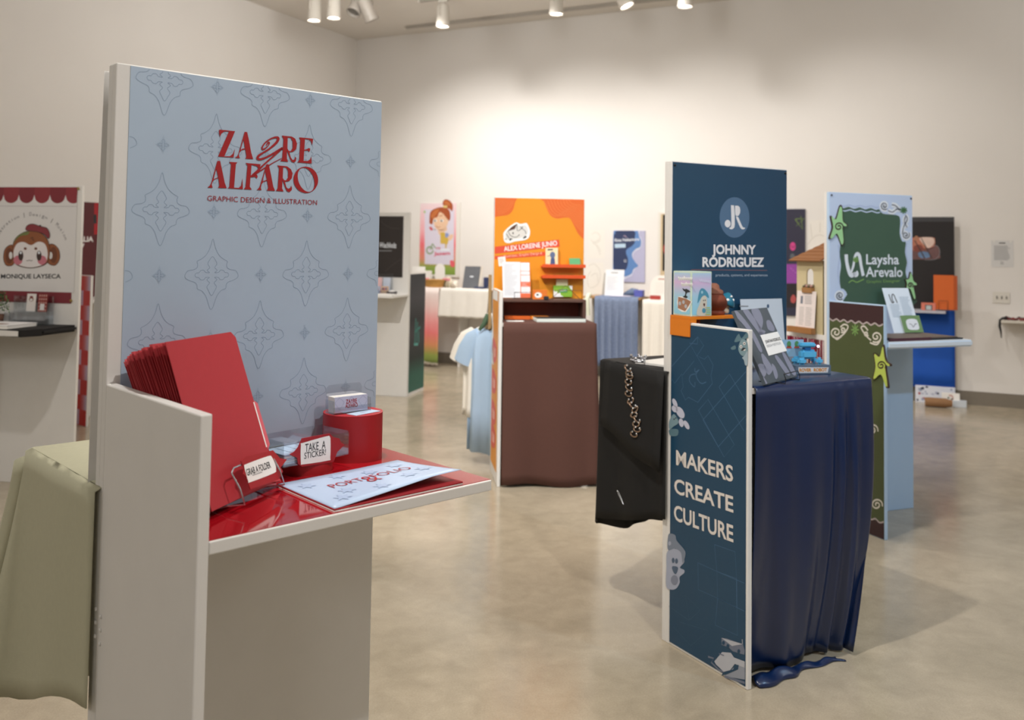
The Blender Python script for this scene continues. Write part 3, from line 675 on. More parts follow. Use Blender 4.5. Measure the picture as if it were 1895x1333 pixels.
# toy box
tb = seat(KJ, .004, -.113, HS+.0237)
bw, bd, bh = .10, .105, .168
t = thing('toy_box', 'pastel toy packaging box with a mushroom figure on it, on the orange shelf', 'box', tb)
b = MB(); b.bbox(tb, 0, bw, 0, bd, 0, bh, mat('#cfe0cf', .45, .03), .0015); obj('carton', b, t)
pal = ramp_mat(((0, '#8fd0e6'), (.45, '#a9cfe4'), (.75, '#d6b9dc'), (1, '#a9d3ea')), 0, .168, .4)
Pl = tb @ Matrix(((0, 0, -1, -.0008), (-1, 0, 0, bd), (0, 1, 0, 0), (0, 0, 0, 1))); Pf = wallplane(tb, 0, -.0008, 0)
b = MB(); b.poly(Pl, [rrect(.006, .006, bd-.006, bh-.006, .006)], pal, 0); z = ZV(Pl, 1230, 490, 8.239)
POTB = mat('#a5795f', .5, .04); WHT = mat('#f3f3f2', .5, .01)
z.smooth(b, [[(205,485),(330,515),(410,560),(405,590),(325,722),(205,675)]], WHT, 1, 2); z.poly(b, [[(208,490),(330,520),(402,560),(395,585),(315,712),(203,662)]], POTB, 2)
for x, y in ((235,590),(290,570),(325,635)): b.poly(Pl, [z.L(ell(x, y, 20, 30, 16))], mat('#b4b7bd', .5, .03), 3)
z.smooth(b, [[(275,360),(310,375),(340,370),(395,412),(345,425),(330,470),(355,488),(330,510),(280,490),(310,470),(318,420),(290,395)]], INK, 3, 3)

for x0, y0, x1 in ((212,215,420), (260,305,425)):
    z.line(b, [(x0 + (x1-x0)*i/14, y0 + (16 if i % 2 else -16) - (18 if i in (0, 6) else 0)) for i in range(15)], .006, WHT, 2, 4); z.line(b, [(x0, y0+4), (x1, y0+8)], .004, WHT, 2)
obj('end_print', b, t)
b = MB(); b.poly(Pf, [rrect(.004, .006, bw-.004, bh-.006, .004)], pal, 0); z = ZV(Pf, 1230, 490, 8.239)
TEAL = mat('#4f93ad', .5, .04); CREAM = mat('#d4cdbd', .5, .03)
z.smooth(b, [[(500,590),(525,420),(560,362),(610,375),(660,440),(672,510),(620,480),(560,500)]], TEAL, 1, 3); z.smooth(b, [[(530,600),(560,500),(610,470),(640,510),(640,640),(620,770),(500,775),(490,700)]], CREAM, 2, 3)
for x, y in ((590,545),(615,543)): b.poly(Pf, [z.L(ell(x, y, 7, 12, 10))], INK, 3)
z.smooth(b, [[(585,592),(615,595),(600,640)]], mat('#5a2c26', .5, .03), 3, 3); b.poly(Pf, [z.L(ell(595, 700, 28, 38, 16))], TEAL, 3); b.poly(Pf, [z.L(ell(568, 420, 16, 24, 12))], mat('#9ec9d8', .5), 2)
b.lines(Pf, .068, .094, .034, .008, 4, mat('#b7c46a', .5), 2, .004); z.line(b, [(530 + 14*i, 240 + 2*i + (18 if i % 2 else -18)) for i in range(14)], .004, mat('#d5d3ea', .5), 2, 4)
obj('front_print', b, t)
# terracotta pot
tp = seat(KJ, .168, -.055, HS+.0237)
TERRA = mat('#7a3a24', .8, .12, 60, .3, 300)
t = thing('clay_pot', 'ribbed terracotta pot with a rounded lid beside the toy box', 'pot', tp)
b = MB(); prof = [(.001, 0), (.040, 0), (.042, .012), (.040, .014)]
for k in range(12): prof += [(.034 + .016*math.sin(PI*(k+.5)/12) + .0012, .015 + .0055*k), (.034 + .016*math.sin(PI*(k+1)/12), .0195 + .0055*k)]
prof += [(.038, .083), (.001, .083)]
obj('body', b.lathe(tp, prof, TERRA, 28), t); obj('lid', MB().lathe(tp, [(.036, .083), (.034, .093), (.022, .100), (.018, .115), (.010, .121), (.001, .122)], mat('#87543f', .8, .1, 60), 24), t)
# mushroom figurine
mf = seat(KJ, .222, -.045, HS+.0237)
t = thing('mushroom_figurine', 'white-stemmed mushroom figurine with a spotted teal cap', 'figurine', mf)
st = obj('pedestal', MB().cyl(mf, .022, .02, 0, .004, mat('#17324f', .6), 20), t)
mm = mf @ FR((0, 0, .004), 0, .1, .3) @ Matrix.Scale(.9, 4)
obj('stem', MB().lathe(mm, [(.001, 0), (.021, 0), (.024, .012), (.018, .04), (.012, .055), (.001, .056)], mat('#d8cdb8', .5, .04), 20), t)
cp = obj('cap', MB().lathe(mm, [(.012, .036), (.036, .034), (.04, .042), (.032, .065), (.018, .084), (.006, .092), (.001, .093)], mat('#1f6d86', .35, .05), 24), t)
b = MB()
for a, h, r in ((-2.2, .058, .0075), (-1.2, .066, .0065), (-.4, .055, .007), (-1.7, .078, .005), (.6, .06, .006)): b.ball(mm, (math.cos(a)*(.046 - h*.25)*.95, math.sin(a)*(.046 - h*.25)*.95, h), r, WHT, 10, (1, 1, 1))
obj('spots', b, cp)
b = MB()
for x in (-.008, .008): b.ball(mm, (x - .004, -.019, .026), .0035, INK, 8)
obj('eyes', b, t)
# white letter sheet and blue folder standing behind
wl = seat(KJ, .33, -.055, SH+.0055, -.03, -.10)
def dw(b, P):
    z = ZV(P, 1230, 490, 8.239); z.line(b, [(1140,633),(1275,633)], .004, GREYINK, 1); b.poly(P, [z.L(ell(1575, 632, 18, 30, 16))], mat('#3f5a78', .5), 1); b.lines(P, .03, .19, .12, .012, 6, GREYINK, 1, .002)
sheet('letter_sheet', 'white letterhead sheet with small round logo leaning on the navy banner', 'paper', wl, .222, .275, mat('#c9d2dc', .5, .02), .0015, deco=dw)
bf = seat(KJ, .50, -.045, SH+.0055, .0, -.1)
sheet('blue_folder', 'bright blue folder edge standing behind the white letterhead sheet', 'folder', bf, .065, .232, mat('#1f66b8', .5, .03), .004)
# grey portfolio book in a wire stand
GP = mat('#4d565e', .5, .03); GPL = mat('#85889a', .5, .03)
BRw, BLw = atz(1476, 697, SH+.012), atz(1417, 712, SH+.012)
yw = math.atan2(BRw.y - BLw.y, BRw.x - BLw.x); ww = (BRw - BLw).length
gm = FR(BLw, yw, -.45)
t = thing('portfolio_book', 'grey portfolio book with pale abstract shapes and white title label, leaning in a stand', 'book', gm)
b = MB(); b.bbox(gm, 0, ww, 0, .012, 0, .275, GP, .001); obj('cover', b, t)
GPP = wallplane(gm, 0, -.0005, 0); zz = ZV(GPP, 1220, 280, 3.03)
b = MB()
def clipg(c): return clip(c, (.001, ww-.001, .001, .274))
for c in ([(412,905),(440,900),(520,1000),(575,1110),(560,1120),(500,1010)], [(470,900),(500,892),(600,1040),(590,1060)], [(515,890),(555,885),(580,940),(578,980),(565,1000),(545,960)], [(600,955),(620,950),(645,990),(640,1010),(610,1000)],
          [(555,1195),(590,1200),(600,1245),(580,1270),(552,1240)], [(572,1150),(585,1140),(632,1210),(630,1240),(605,1250)], [(650,1160),(665,1150),(730,1240),(715,1255)], [(690,1140),(705,1135),(765,1240),(745,1250)], [(555,1245),(570,1245),(605,1300),(590,1315),(560,1280)], [(560,1000),(595,1010),(580,1030),(565,1040)], [(630,1195),(650,1210),(665,1260),(650,1275)]):
    q = clipg(sm(zz.L(c), 4))
    if len(q) > 2: b.poly(GPP, [q], GPL, 1)
obj('cover_print', b, t)
b = MB(); zz.poly(b, [[(565,1033),(662,1012),(715,1120),(612,1148)]], PAPER, 3); zz.text(b, 'JONATHAN RODRIGUEZ', (596,1078), (682,1058), 12, INK, 4, .02); zz.text(b, 'DESIGN PORTFOLIO', (603,1102), (682,1082), 10, GREYINK, 4)
obj('title_label', b, t, label='white title label on the cover')
eb = FR(BLw, yw)
easel('wire_stand', 'small black wire stand under the grey portfolio book', eb @ Matrix.Translation((0, 0, -.0065)), ww*.35, ww*.8, .035)
# rover robot toy on its display base
rm = seat(KJ, .395, -.255, SH+.0055, -.30)
BLU = mat('#58b1dc', .45, .04); BLD = mat('#1f6fb0', .45, .04)
t = thing('robot_toy_display', 'light blue toy rover on a grey display base lettered ROVER ROBOT', 'toy', rm)
b = MB(); b.bbox(rm, 0, .15, 0, .075, 0, .034, mat('#57697c', .5, .04), .001); rp = wallplane(rm, 0, -.0004, 0)
b.poly(rp, [[(.012, .006), (.136, .006), (.14, .026), (.012, .028)]], mat('#c9ccd0', .5), 1); b.text(rp, 'ROVER', (.016, .011), (.066, .011), .012, mat('#c9851c', .5), 2, .04); b.text(rp, 'ROBOT', (.076, .011), (.132, .011), .012, mat('#c9851c', .5), 2, .04)
obj('display_base', b, t)
b = MB(); b.box(rm, -.035, .075, .07, .0725, .0345, .125, mat('#8fb7d4', .5, .05)); bp = wallplane(rm, 0, .0695, 0)
b.poly(bp, [[(-.033, .036), (.073, .036), (.073, .06), (-.033, .06)]], mat('#8d93a0', .5, .06), 1)
for x in (-.02, .012, .045): b.poly(bp, [[(x-.012, .092), (x+.012, .092), (x+.007, .102), (x-.007, .102)]], mat('#b04a3a', .5), 2); b.poly(bp, [ell(x, .108, .009, .012, 12)], mat('#4f8a58', .5), 2)
obj('picture_backdrop', b, t)
b = MB(); b.bbox(rm, .04, .105, .02, .055, .055, .09, BLU, .008); rb = obj('toy_body', b, t)
obj('toy_head', MB().bbox(rm, .035, .1, .018, .05, .1, .117, BLU, .005), rb); obj('toy_neck', MB().box(rm, .055, .08, .025, .045, .089, .102, BLD), rb)
for x0, x1 in ((.018, .055), (.098, .125)):
    for y in (.008, .048): obj('track', MB().bbox(rm, x0, x1, y, y+.02, .0345, .062, BLU, .008), t)

# the kiosk standing behind the navy one, black cloth
KB2 = partner(KJ); BLK = mat('#0c0c0d', .8, .08, 60, .2, 400)
kb = thing('black_kiosk', 'kiosk with black draped shelf, back to back with the navy kiosk', 'display kiosk', KB2)
obj('back_panel', MB().box(KB2, 0, W, 0, T-.0005, 0, H, WHITE), kb, bevel=.002); obj('side_panel', MB().box(KB2, 0, T, -D, 0, 0, HS, WHITE), kb); obj('shelf', MB().box(KB2, T, W, -D, 0, SH-.021, SH, WHITE), kb)
cl = skirt_cloth('black_tablecloth', 'black cloth hanging over the shelf end behind the navy kiosk', KB2, BLK, T, W+.012, lambda s: .285 + .50*max(0, s-.66) + .008*math.sin(20*s), lambda s: .05*(1-s) + .10*math.exp(-((s-.64)/.06)**2), .008, 9, yb=.034, yf=-D-.006)
# folded upper layer of the same cloth, with a slanting hem
b = MB(); rows = []
for i in range(9):
    y = -D + .06 + (D-.028)*i/8; he = .745 - .0*i + .12*(i/8)*-1 + .03*math.sin(i)*.3
    rows.append([KB2 @ Vector((W + .012 + .012 + (.02*k/6), y, SH + .006 - (SH - he)*k/6)) for k in range(7)])
b.grid(Matrix.Identity(4), rows, BLK); obj('upper_fold', b, cl, thick=.002) if False else None
o = obj('upper_fold', b, None, thick=.002); o.parent = cl; o.matrix_parent_inverse = KB2.inverted()
PIN = mat('#b9a08c', .3, .05, metal=1.)
ex = W + .045
def onend(px, py, off=.05): return onplane(px, py, KB2 @ Matrix(((0, 0, 1, W+off), (1, 0, 0, 0), (0, 1, 0, 0), (0, 0, 0, 1))))
E0 = KB2 @ Matrix(((0, 0, 1, 0), (1, 0, 0, 0), (0, 1, 0, 0), (0, 0, 0, 1)))
top = onend(1160, 680, .035)
gm2 = KB2 @ FR((W+.03, top[0], SH))
t = thing('ring_garland', 'hanging chain of small metal rings on the black cloth', 'garland', gm2)
GAR = [(1155,682,-.3),(1157,691,0),(1158,697,.1),(1156,707,0),(1157,718,-.2),(1156,729,0),(1160,742,.5),(1164,750,-.2),(1168,758,.6),(1166,768,.3),(1172,776,-.3),(1170,785,.2),(1172,795,.1),(1166,804,0)]
cz = [onend(1120 + (305 + 0)/7.4, y, .04) for x, y, r in GAR]
for i, (px, py, ro) in enumerate(GAR):
    off = .034 + .012*i/14; u, v = onend(px + 7, py, off)
    cx_ = KB2 @ Vector((W + off, u, v)); MR = KB2 @ FR((W + off, u, v), 0, ro)
    b = MB(); b.tube(MR, [(0.0, .021*math.cos(a), .0095*math.sin(a)) for a in [PI*.62 + (2*PI*.78)*k/14 for k in range(15)]], .0028, PIN, 7)
    for a in (PI*.62, PI*.62 + 2*PI*.78): b.ball(MR, (0, .021*math.cos(a), .0095*math.sin(a)), .0048, CHROME, 8)
    obj('ring', b, t)
b = MB(); b.tube(KB2, [(W + .032 + .012*i/14, onend(GAR[i][0]+7, GAR[i][1], .034 + .012*i/14)[0], onend(GAR[i][0]+7, GAR[i][1], .034 + .012*i/14)[1]) for i in range(14)], .0007, WIRE, 5); obj('cord', b, t)
u0, v0 = onend(1170, 668, 0.)
jm = KB2 @ FR((W-.03, u0, SH+.0062))
t = thing('wreath_ornament', 'small silver wreath ornament of beads on the black shelf corner', 'ornament', jm)
b = MB(); b.tube(jm, [(.024*math.cos(a), .030*math.sin(a), .012) for a in [2*PI*k/20 for k in range(20)]], .004, CHROME, 7, True); obj('band', b, t)
for k in range(13):
    a = 2*PI*k/13; obj('bead', MB().ball(jm, (.026*math.cos(a), .033*math.sin(a), .016 + .008*(k % 3)), .0055 + .0012*(k % 2), CHROME, 8), t)
pp = KB2 @ FR((W-.16, -.16, SH+.0062), .25)
b = MB(); b.box(pp, -.11, .11, -.09, .09, 0, .008, PAPER)
obj('white_booklet', b, M=pp, label='white booklet lying on the black shelf behind the navy kiosk', cat='booklet')
sp_ = onend(1150, 922, .075); sm_ = KB2 @ FR((W+.078, sp_[0], sp_[1]), 0, .75)
b = MB(); b.tube(sm_, [(0, 0, -.028), (0, .004, .024), (.0, .0, .03), (0, -.004, .024), (0, -.002, -.026)], .0016, CHROME, 6); b.ball(sm_, (0, 0, .03), .0042, CHROME, 8)
obj('safety_pin', b, M=sm_, label='silver safety pin near the hem of the black cloth', cat='safety pin')

# ================================================================== the orange kiosk at centre
ka = kiosk('orange_kiosk', 'kiosk with orange banner and brown cloth in the middle of the room', KA)
PA = wallplane(KA, 0, -.0016, 0)
OB = mat('#e2921f', .45, .03, 8); OD = mat('#d8662a', .45, .03, 8); OL = mat('#e38a4a', .45, .02); BAND = mat('#d95038', .45, .03)
b = MB(); b.box(PA, .002, W-.002, SH+.003, H-.006, -.0012, 0, OB); za = ZV(PA, 900, 360, 9.523)
def cl2(c): return clip(c, (.002, W-.002, SH+.003, H-.006))
bl = cl2(sm(za.L([(60,20),(510,20),(500,160),(470,270),(400,350),(290,375),(60,370)]), 4)); b.poly(PA, [bl], OD, 1)
bl = cl2(sm(za.L([(930,20),(1010,120),(1060,240),(1130,370),(1240,425),(1380,410),(1470,420),(1540,540),(1640,720),(1800,790),(1900,300),(1800,20)]), 4)); b.poly(PA, [bl], OD, 1)
for k in range(9):
    c = [inside(p, (.004, W-.004, SH, H-.008)) and p for p in sm(za.L([(980 + 55*k, 20 - 25*k),(1040 + 50*k,160 - 22*k),(1110 + 45*k,300 - 22*k),(1200 + 42*k,380 - 26*k),(1330 + 35*k,370 - 24*k),(1470 + 26*k,400 - 24*k),(1580 + 18*k,540 - 24*k),(1720 + 14*k,700 - 24*k)]), 5, False)]
    run = []
    for p in c + [None]:
        if p: run.append(p)
        else:
            if len(run) > 1: b.stroke(PA, run, .0022, OL, 2)
            run = []
    c = [p for p in za.L(ell(150, 60, 330 - 33*k, 300 - 30*k, 40)) if inside(p, (.004, W-.004, SH, H-.008))]
    c.sort(key=lambda p: -p[0])
    if len(c) > 2: b.stroke(PA, c, .002, OL, 2)
za.poly(b, [[(150,922),(1280,795),(1292,920),(150,1045)]], BAND, 2); za.poly(b, [[(150,1085),(1050,1010),(1040,1080),(150,1145)]], BAND, 2)
za.text(b, 'ALEX LOREINE JUNIO', (315,1002), (1250,895), 84, WHT, 3, .012); za.text(b, 'Illustrator, Graphic Design &', (315,1112), (985,1052), 44, mat('#f0c4ac', .5), 3)
za.smooth(b, [[(300,700),(330,640),(400,570),(520,495),(600,520),(700,505),(735,545),(770,640),(760,730),(720,785),(640,810),(500,830),(400,858),(320,830)]], WHT, 3, 4)
za.smooth(b, [[(335,720),(360,650),(430,590),(530,520),(590,560),(690,545),(735,640),(700,720),(600,770),(430,790),(350,800)]], mat('#d9d7d2', .5, .03), 4, 3)
za.poly(b, [[(345,680),(440,575),(540,515),(500,610),(400,640)]], mat('#55382e', .5, .08), 5)
for c in ([(400,790),(425,770),(470,790),(440,795),(420,825)], [(640,770),(690,725),(715,745),(690,768),(655,780)], [(330,800),(345,770),(352,800)], [(555,735),(580,700),(585,720)]): za.poly(b, [c], INK, 5)
for q in ([(390,655),(420,720),(500,755),(560,735)], [(540,520),(545,640),(620,600),(640,560)], [(590,560),(640,610),(680,640),(700,700)], [(350,690),(380,740),(400,770)]): za.line(b, q, .0035, INK, 6, 3)
b.poly(PA, [za.L(ell(470, 682, 12, 18, 12))], INK, 6)
obj('banner', b, ka, label='orange vinyl banner with cow sticker and red name bands')
PAS = sideplane(KA); b = MB(); b.box(PAS, .004, D-.06, .075, HS-.004, -.0012, 0, OB)
z = ZV(PAS, 850, 560, 11.11); zz2 = ZV(PAS, 820, 620, 11.11)
b.poly(PAS, [[(.02, HS-.07), (D-.09, HS-.07), (D-.09, HS-.006), (.02, HS-.006)]], WHT, 2)
b.poly(PAS, [[(.0, HS-.10), (.06, HS-.25), (.12, HS-.50), (.0, HS-.5)]], WHT, 2)
for c, q in ((.80, 'IO'), (.60, 'UN'), (.40, 'J'), (.25, 'X')):
    b.poly(PAS, [sm([(.03, c-.06), (D-.16, c-.045), (D-.12, c+.05), (.05, c+.085)], 4)], BAND, 2); b.poly(PAS, [[(.09, c-.03), (.12, c-.035), (.13, c+.035), (.095, c+.03)], [(.15, c-.03), (D-.19, c-.02), (D-.18, c+.03), (.16, c+.035)]], mat('#f0b8a4', .5), 3)
obj('side_banner', b, ka, label='orange side banner with red bursts and white letters')
BROWN = mat('#55352c', .85, .06, 60, .15, 500)
skirt_cloth('brown_tablecloth', 'plain dark brown cloth hanging to the floor from the orange kiosk', KA, BROWN, T+.004, W+.004, lambda s: .012 + .01*math.sin(9*s), lambda s: .0 + .05*s, .012, 2.6, n=50, nd=16)
LEDGE = mat('#d9531e', .5, .05)
def ledge(px0, py0, px1, py1, lab):
    a = za(px0, py0); c = za(px1, py1); M = KA @ FR((a[0], 0, a[1]))
    t = thing('ledge', lab, 'shelf', M); w = min(c[0], W-.002) - a[0]
    obj('ledge_board', MB().bbox(M, 0, w, -.07, -.0022, 0, .014, LEDGE, .001), t); obj('lip', MB().box(M, 0, w, -.074, -.0702, 0, .022, LEDGE), t)
    for x in (w*.1, w*.88): obj('peg', MB().ball(M, (x, -.064, .0195), .005, mat('#7a2c12', .5), 8), t)
    return M
l1 = ledge(960, 1282, 1740, 1300, 'upper orange-red ledge on the orange banner, holding a small book')
l2 = ledge(960, 1470, 1740, 1480, 'lower orange-red ledge on the orange banner, with pens on it')
def bk(b, P):
    b.poly(P, [[(.012, .100), (.05, .102), (.05, .110), (.012, .108)]], INK, 1); b.poly(P, [ell(.047, .07, .018, .022, 16)], mat('#5b6a8e', .5), 1); b.poly(P, [[(.03, .005), (.065, .005), (.06, .05), (.036, .05)]], mat('#43537d', .5), 1); b.stroke(P, [(.01, .06), (.03, .065)], .003, INK, 1)
M1 = l1 @ FR((.028, -.034, .0144), 0, -.08)
b = MB(); b.bbox(M1, 0, .084, 0, .012, 0, .118, mat('#e8d6ae', .6, .05), .001); bk(b, wallplane(M1, 0, -.0005, 0)); obj('small_book', b, M=M1, label='cream small book with blue figure on the upper orange ledge', cat='book')
for k in range(5):
    M = l1 @ FR((.19 + .002*k, -.05 + .006*k, .0144), .1, -.35)
    obj('green_card', MB().box(M, 0, .075, 0, .004, 0, .052, mat(('#57a06a', '#b98a63')[k % 2 if k else 0], .5, .05)), M=M, label='green topped card in the small stack on the upper ledge' if k == 0 else 'card tucked behind the green one on the upper ledge', cat='card', group='cards on the upper ledge')
for k in range(3):
    M = l2 @ FR((.075 + .05*k, -.04, .0185))
    obj('pen', MB().tube(M, [(0, 0, 0), (.045, .004*k, 0)], .004, INK, 8), M=M, label='short dark pen lying on the lower orange ledge', cat='pen', group='pens on the lower ledge')
# brown riser box on the shelf and what stands on it
DBR = mat('#5c4036', .6, .1, 20)
rz = seat(KA, .03, -.20, SH+.0055)
t = thing('riser_box', 'dark brown open wooden riser on the brown cloth', 'riser', rz); rw, rd, rh = .565, .17, .115
obj('top_board', MB().bbox(rz, 0, rw, 0, rd, rh, rh+.016, DBR, .001), t)
for x in (0, rw-.02): obj('end_board', MB().box(rz, x, x+.02, 0, rd, 0, rh, DBR), t)
obj('backing', MB().box(rz, .02, rw-.02, rd-.01, rd, 0, rh, mat('#6e2a17', .6, .08)), t)
for x, w, hh, m_, lab in ((.03, .17, .02, '#d9641f', 'long flat orange box under the brown riser'), (.205, .12, .02, '#ee8f2c', 'bright orange flat box under the brown riser')):
    M = rz @ FR((x, .02, 0)); obj('flat_box', MB().bbox(M, 0, w, 0, .08, 0, hh, mat(m_, .5, .05), .001), M=M, label=lab, cat='box')
rt = rz @ Matrix.Translation((0, 0, rh+.0164))
def res(b, P):
    b.poly(P, [[(.0, .0), (.215, .0), (.215, .279), (.0, .279)]], mat('#dfe0e4', .5, .02), 1); b.poly(P, [[(.135, .0), (.215, .0), (.215, .279), (.14, .279)]], mat('#e0673c', .5), 2); 
    for y0, y1 in ((.035, .085), (.125, .175), (.18, .205), (.21, .274)): b.poly(P, [[(.142, y0), (.212, y0), (.212, y1), (.142, y1)]], mat('#e9e5e6', .5), 3)
    b.lines(P, .012, .128, .262, .0085, 29, mat('#b5b7bd', .5), 3, .0025, .5); b.lines(P, .147, .205, .262, .009, 24, mat('#c9c2c4', .5), 4, .0025, .5)
M = rt @ FR((.02, .05, .008), .05, -.22) @ Matrix.Scale(.86, 4)
sheet('resume_sheet', 'printed white resume sheet with orange column in a wire stand', 'paper', M, .215, .279, PAPER, .002, deco=res)
easel('wire_stand', 'wire stand holding the resume sheet on the brown riser', rt @ FR((.012, .05, 0), .05), .08, .19, .045, d=.025)
M = KA @ FR((.035, -.004, 1.36), 0, 0, -.12)
sheet('white_card', 'small white card pinned to the orange banner above the resume', 'card', M, .05, .062, PAPER, .0012, deco=lambda b, P: b.lines(P, .008, .042, .05, .009, 4, GREYINK, 1, .002))
M = rt @ FR((.215, .03, 0), -.05)
b = MB(); b.bbox(M, 0, .095, 0, .03, 0, .062, mat('#e0782a', .5, .04), .001); P = wallplane(M, 0, -.0005, 0); b.poly(P, [ell(.035, .028, .024, .018, 20)], PAPER, 1); b.poly(P, [ell(.03, .03, .008, .006, 12)], INK, 2); obj('orange_box', b, M=M, label='small orange box with white cow sticker on the brown riser', cat='box')
M = rt @ FR((.285, -.006, 0), 0); obj('black_cube', MB().bbox(M, 0, .03, 0, .03, 0, .022, INK, .002), M=M, label='tiny black cube in front of the orange cow box', cat='cube')
easel('wire_stand', 'wide empty wire stand on the right of the brown riser', rt @ FR((.33, .05, 0), 0), .02, .21, .06, d=.03, mt=mat('#6b3a24', .5))
M = KA @ FR((.405, -.03, ZV(PA)(1022, 549)[1]), 0, 0, .0)
t = thing('green_pack', 'green and white card pack with cream card, hung on the orange banner', 'pack', M)
b = MB(); b.bbox(M, 0, .128, 0, .027, 0, .075, mat('#86bb3a', .5, .04), .001); P = wallplane(M, 0, -.0005, 0)
b.poly(P, [[(.0, .0), (.07, .0), (.05, .012), (.045, .03), (.03, .022), (.02, .04), (.012, .03), (.0, .05)]], WHT, 1); b.poly(P, [[(.128, .045), (.128, .075), (.105, .075), (.112, .06)]], WHT, 1); b.poly(P, [[(.035, .028), (.095, .03), (.095, .055), (.035, .05)]], mat('#4d9a58', .5), 2); b.poly(P, [[(.042, .037), (.088, .039), (.088, .047), (.042, .045)]], mat('#cfe4cf', .5), 3)
obj('pack_box', b, t); obj('cream_card', MB().box(M, .02, .098, .008, .012, .075, .118, mat('#ece7bd', .5, .03)), t)
M = seat(KA, .24, -.40, SH+.0055, .02)
t = thing('sketch_tablet', 'white edged flat tablet lying on the brown cloth', 'tablet', M); obj('slab', MB().bbox(M, 0, .315, 0, .16, 0, .022, mat('#dfe6e0', .5, .02), .002), t); obj('dark_face', MB().box(M, .004, .311, .004, .156, .022, .025, mat('#2c2a28', .5)), t)
M = seat(KA, .055, -.36, SH+.0055, .05); obj('paper_strip', MB().box(M, 0, .11, 0, .05, 0, .003, PAPER), M=M, label='white paper strip lying on the left of the brown cloth', cat='paper')

# its partner behind: bare board with a wooden rail, two shirts hanging
KA2 = partner(KA)
t = thing('shirt_kiosk', 'white kiosk back to back with the orange one, wooden rail at its side', 'display kiosk', KA2)
obj('back_panel', MB().box(KA2, 0, W, 0, T-.0005, 0, H, WHITE), t); obj('side_panel', MB().box(KA2, 0, T, -D, 0, 0, HS, WHITE), t); obj('shelf', MB().box(KA2, T, W, -D, 0, SH-.021, SH, WHITE), t)
WOOD = mat('#a98d63', .6, .12, 40)
rl = KA2 @ FR((W, -.05, 0))
obj('rail_post', MB().bbox(KA2, W+.0005, W+.02, -.10, -.06, .93, 1.30, WOOD, .002), t)
# ================================================================== the green kiosk at right
def spiral(cx, cy, r, turns, a0=0., cw=1, n=26, r0=.12):
    return [(cx + r*(1 - (1-r0)*i/n)*math.cos(a0 + cw*turns*2*PI*i/n), cy + r*(1 - (1-r0)*i/n)*math.sin(a0 + cw*turns*2*PI*i/n)) for i in range(n+1)]
PALE = mat('#c6d6f0', .45, .02, 8); GRN = mat('#43604f', .42, .03, 10); OLV = mat('#4b5634', .5, .04, 10); MAR = mat('#3b2327', .5, .04); LWH = mat('#e6ecf4', .45, .01); DNAV = mat('#2a3346', .5, .02); STARG = mat('#a3d79b', .5, .03); STARY = mat('#b9cc5e', .5, .03); STARD = mat('#3a2522', .5, .03); LAV = mat('#a9b9dc', .45, .02); SPRING = mat('#7fa860', .5, .03)
kl = kiosk('green_kiosk', 'kiosk with dark green banner, pale blue swirl border and star cut-outs, at far right', KL, mt=mat('#b9d2ec', .45, .02, 8))
PLn = wallplane(KL, 0, -.0016, 0)
b = MB(); b.box(PLn, .004, W-.003, SH+.003, H-.004, -.0012, 0, PALE)
z = ZV(PLn, 1450, 340, 3.704)
def wavy(p, q, n, a): return [(p[0] + (q[0]-p[0])*i/n, p[1] + (q[1]-p[1])*i/n + a*math.sin(i*PI/2)) for i in range(n+1)]
top = wavy((388,162), (655,176), 14, 6)
z.smooth(b, [top + [(680,205),(740,212),(790,222),(800,265),(796,340),(812,395),(838,402),(832,470),(846,540),(836,600),(850,660),(880,720),(884,840),(430,838),(436,760),(410,722),(392,716),(384,640),(394,560),(384,480),(392,380),(384,280)]], GRN, 1, 3)
z.line(b, wavy((395,150), (655,160), 14, 5), .004, LAV, 2, 3); z.line(b, wavy((400,182), (660,196), 14, 5), .007, PALE, 3, 3)
z.line(b, [(846,405),(838,470),(852,540),(842,600)], .004, LAV, 2, 4); z.line(b, [(374,420),(384,500),(372,600),(384,690)], .004, LAV, 2, 4)
unit = abs(z(1000, 200)[0] - z(900, 200)[0])/100
def scroll(cx, cy, r, turns, a0, cw, w=4.2, wh=24, M=z):
    q = spiral(cx, cy, r, turns, a0, cw); M.line(b, q, wh*unit, LWH, 4, 2); M.line(b, q, w*unit, DNAV, 5, 2)
for cx, cy, r, t_, a0, cw in ((690,152,28,1.5,.9,1), (836,352,28,1.5,-.6,1), (385,768,30,1.6,.9,1)): scroll(cx, cy, r, t_, a0, cw)
for q in ([(715,185),(745,195),(775,175),(800,182)], [(740,145),(765,150),(785,170),(800,178)], [(833,215),(848,240),(835,270),(820,300),(812,345)], [(835,225),(826,250),(834,280),(846,300)]):
    z.line(b, q, 26*unit, LWH, 4, 4); z.line(b, q, 4.5*unit, DNAV, 5, 4)
def flower(M, x, y, r, mt, lay=6):
    for k in range(8):
        a = k*PI/4 + .2; M.line(b, [(x, y), (x + r*math.cos(a), y + r*math.sin(a))], 8*unit, mt, lay)
flower(z, 822, 182, 24, mat('#4f7a52', .5, .03))
z.line(b, [(428,485),(432,540),(450,610),(468,628),(500,612)], [22*unit, 20*unit, 22*unit, 24*unit, 14*unit], LWH, 4, 4)
z.line(b, [(462,610),(478,560),(488,500),(505,482),(520,500),(530,560),(545,632)], [12*unit, 14*unit, 14*unit, 20*unit, 20*unit, 18*unit, 20*unit], LWH, 4, 4)
z.line(b, spiral(490, 620, 20, 1.2, -1.2, 1, 18), 12*unit, LWH, 4); flower(z, 494, 522, 20, SPRING)
z.text(b, 'Laysha', (565,552), (790,552), 68, LWH, 4, .018, sp=1.0); z.text(b, 'Arevalo', (562,638), (815,638), 68, LWH, 4, .018)
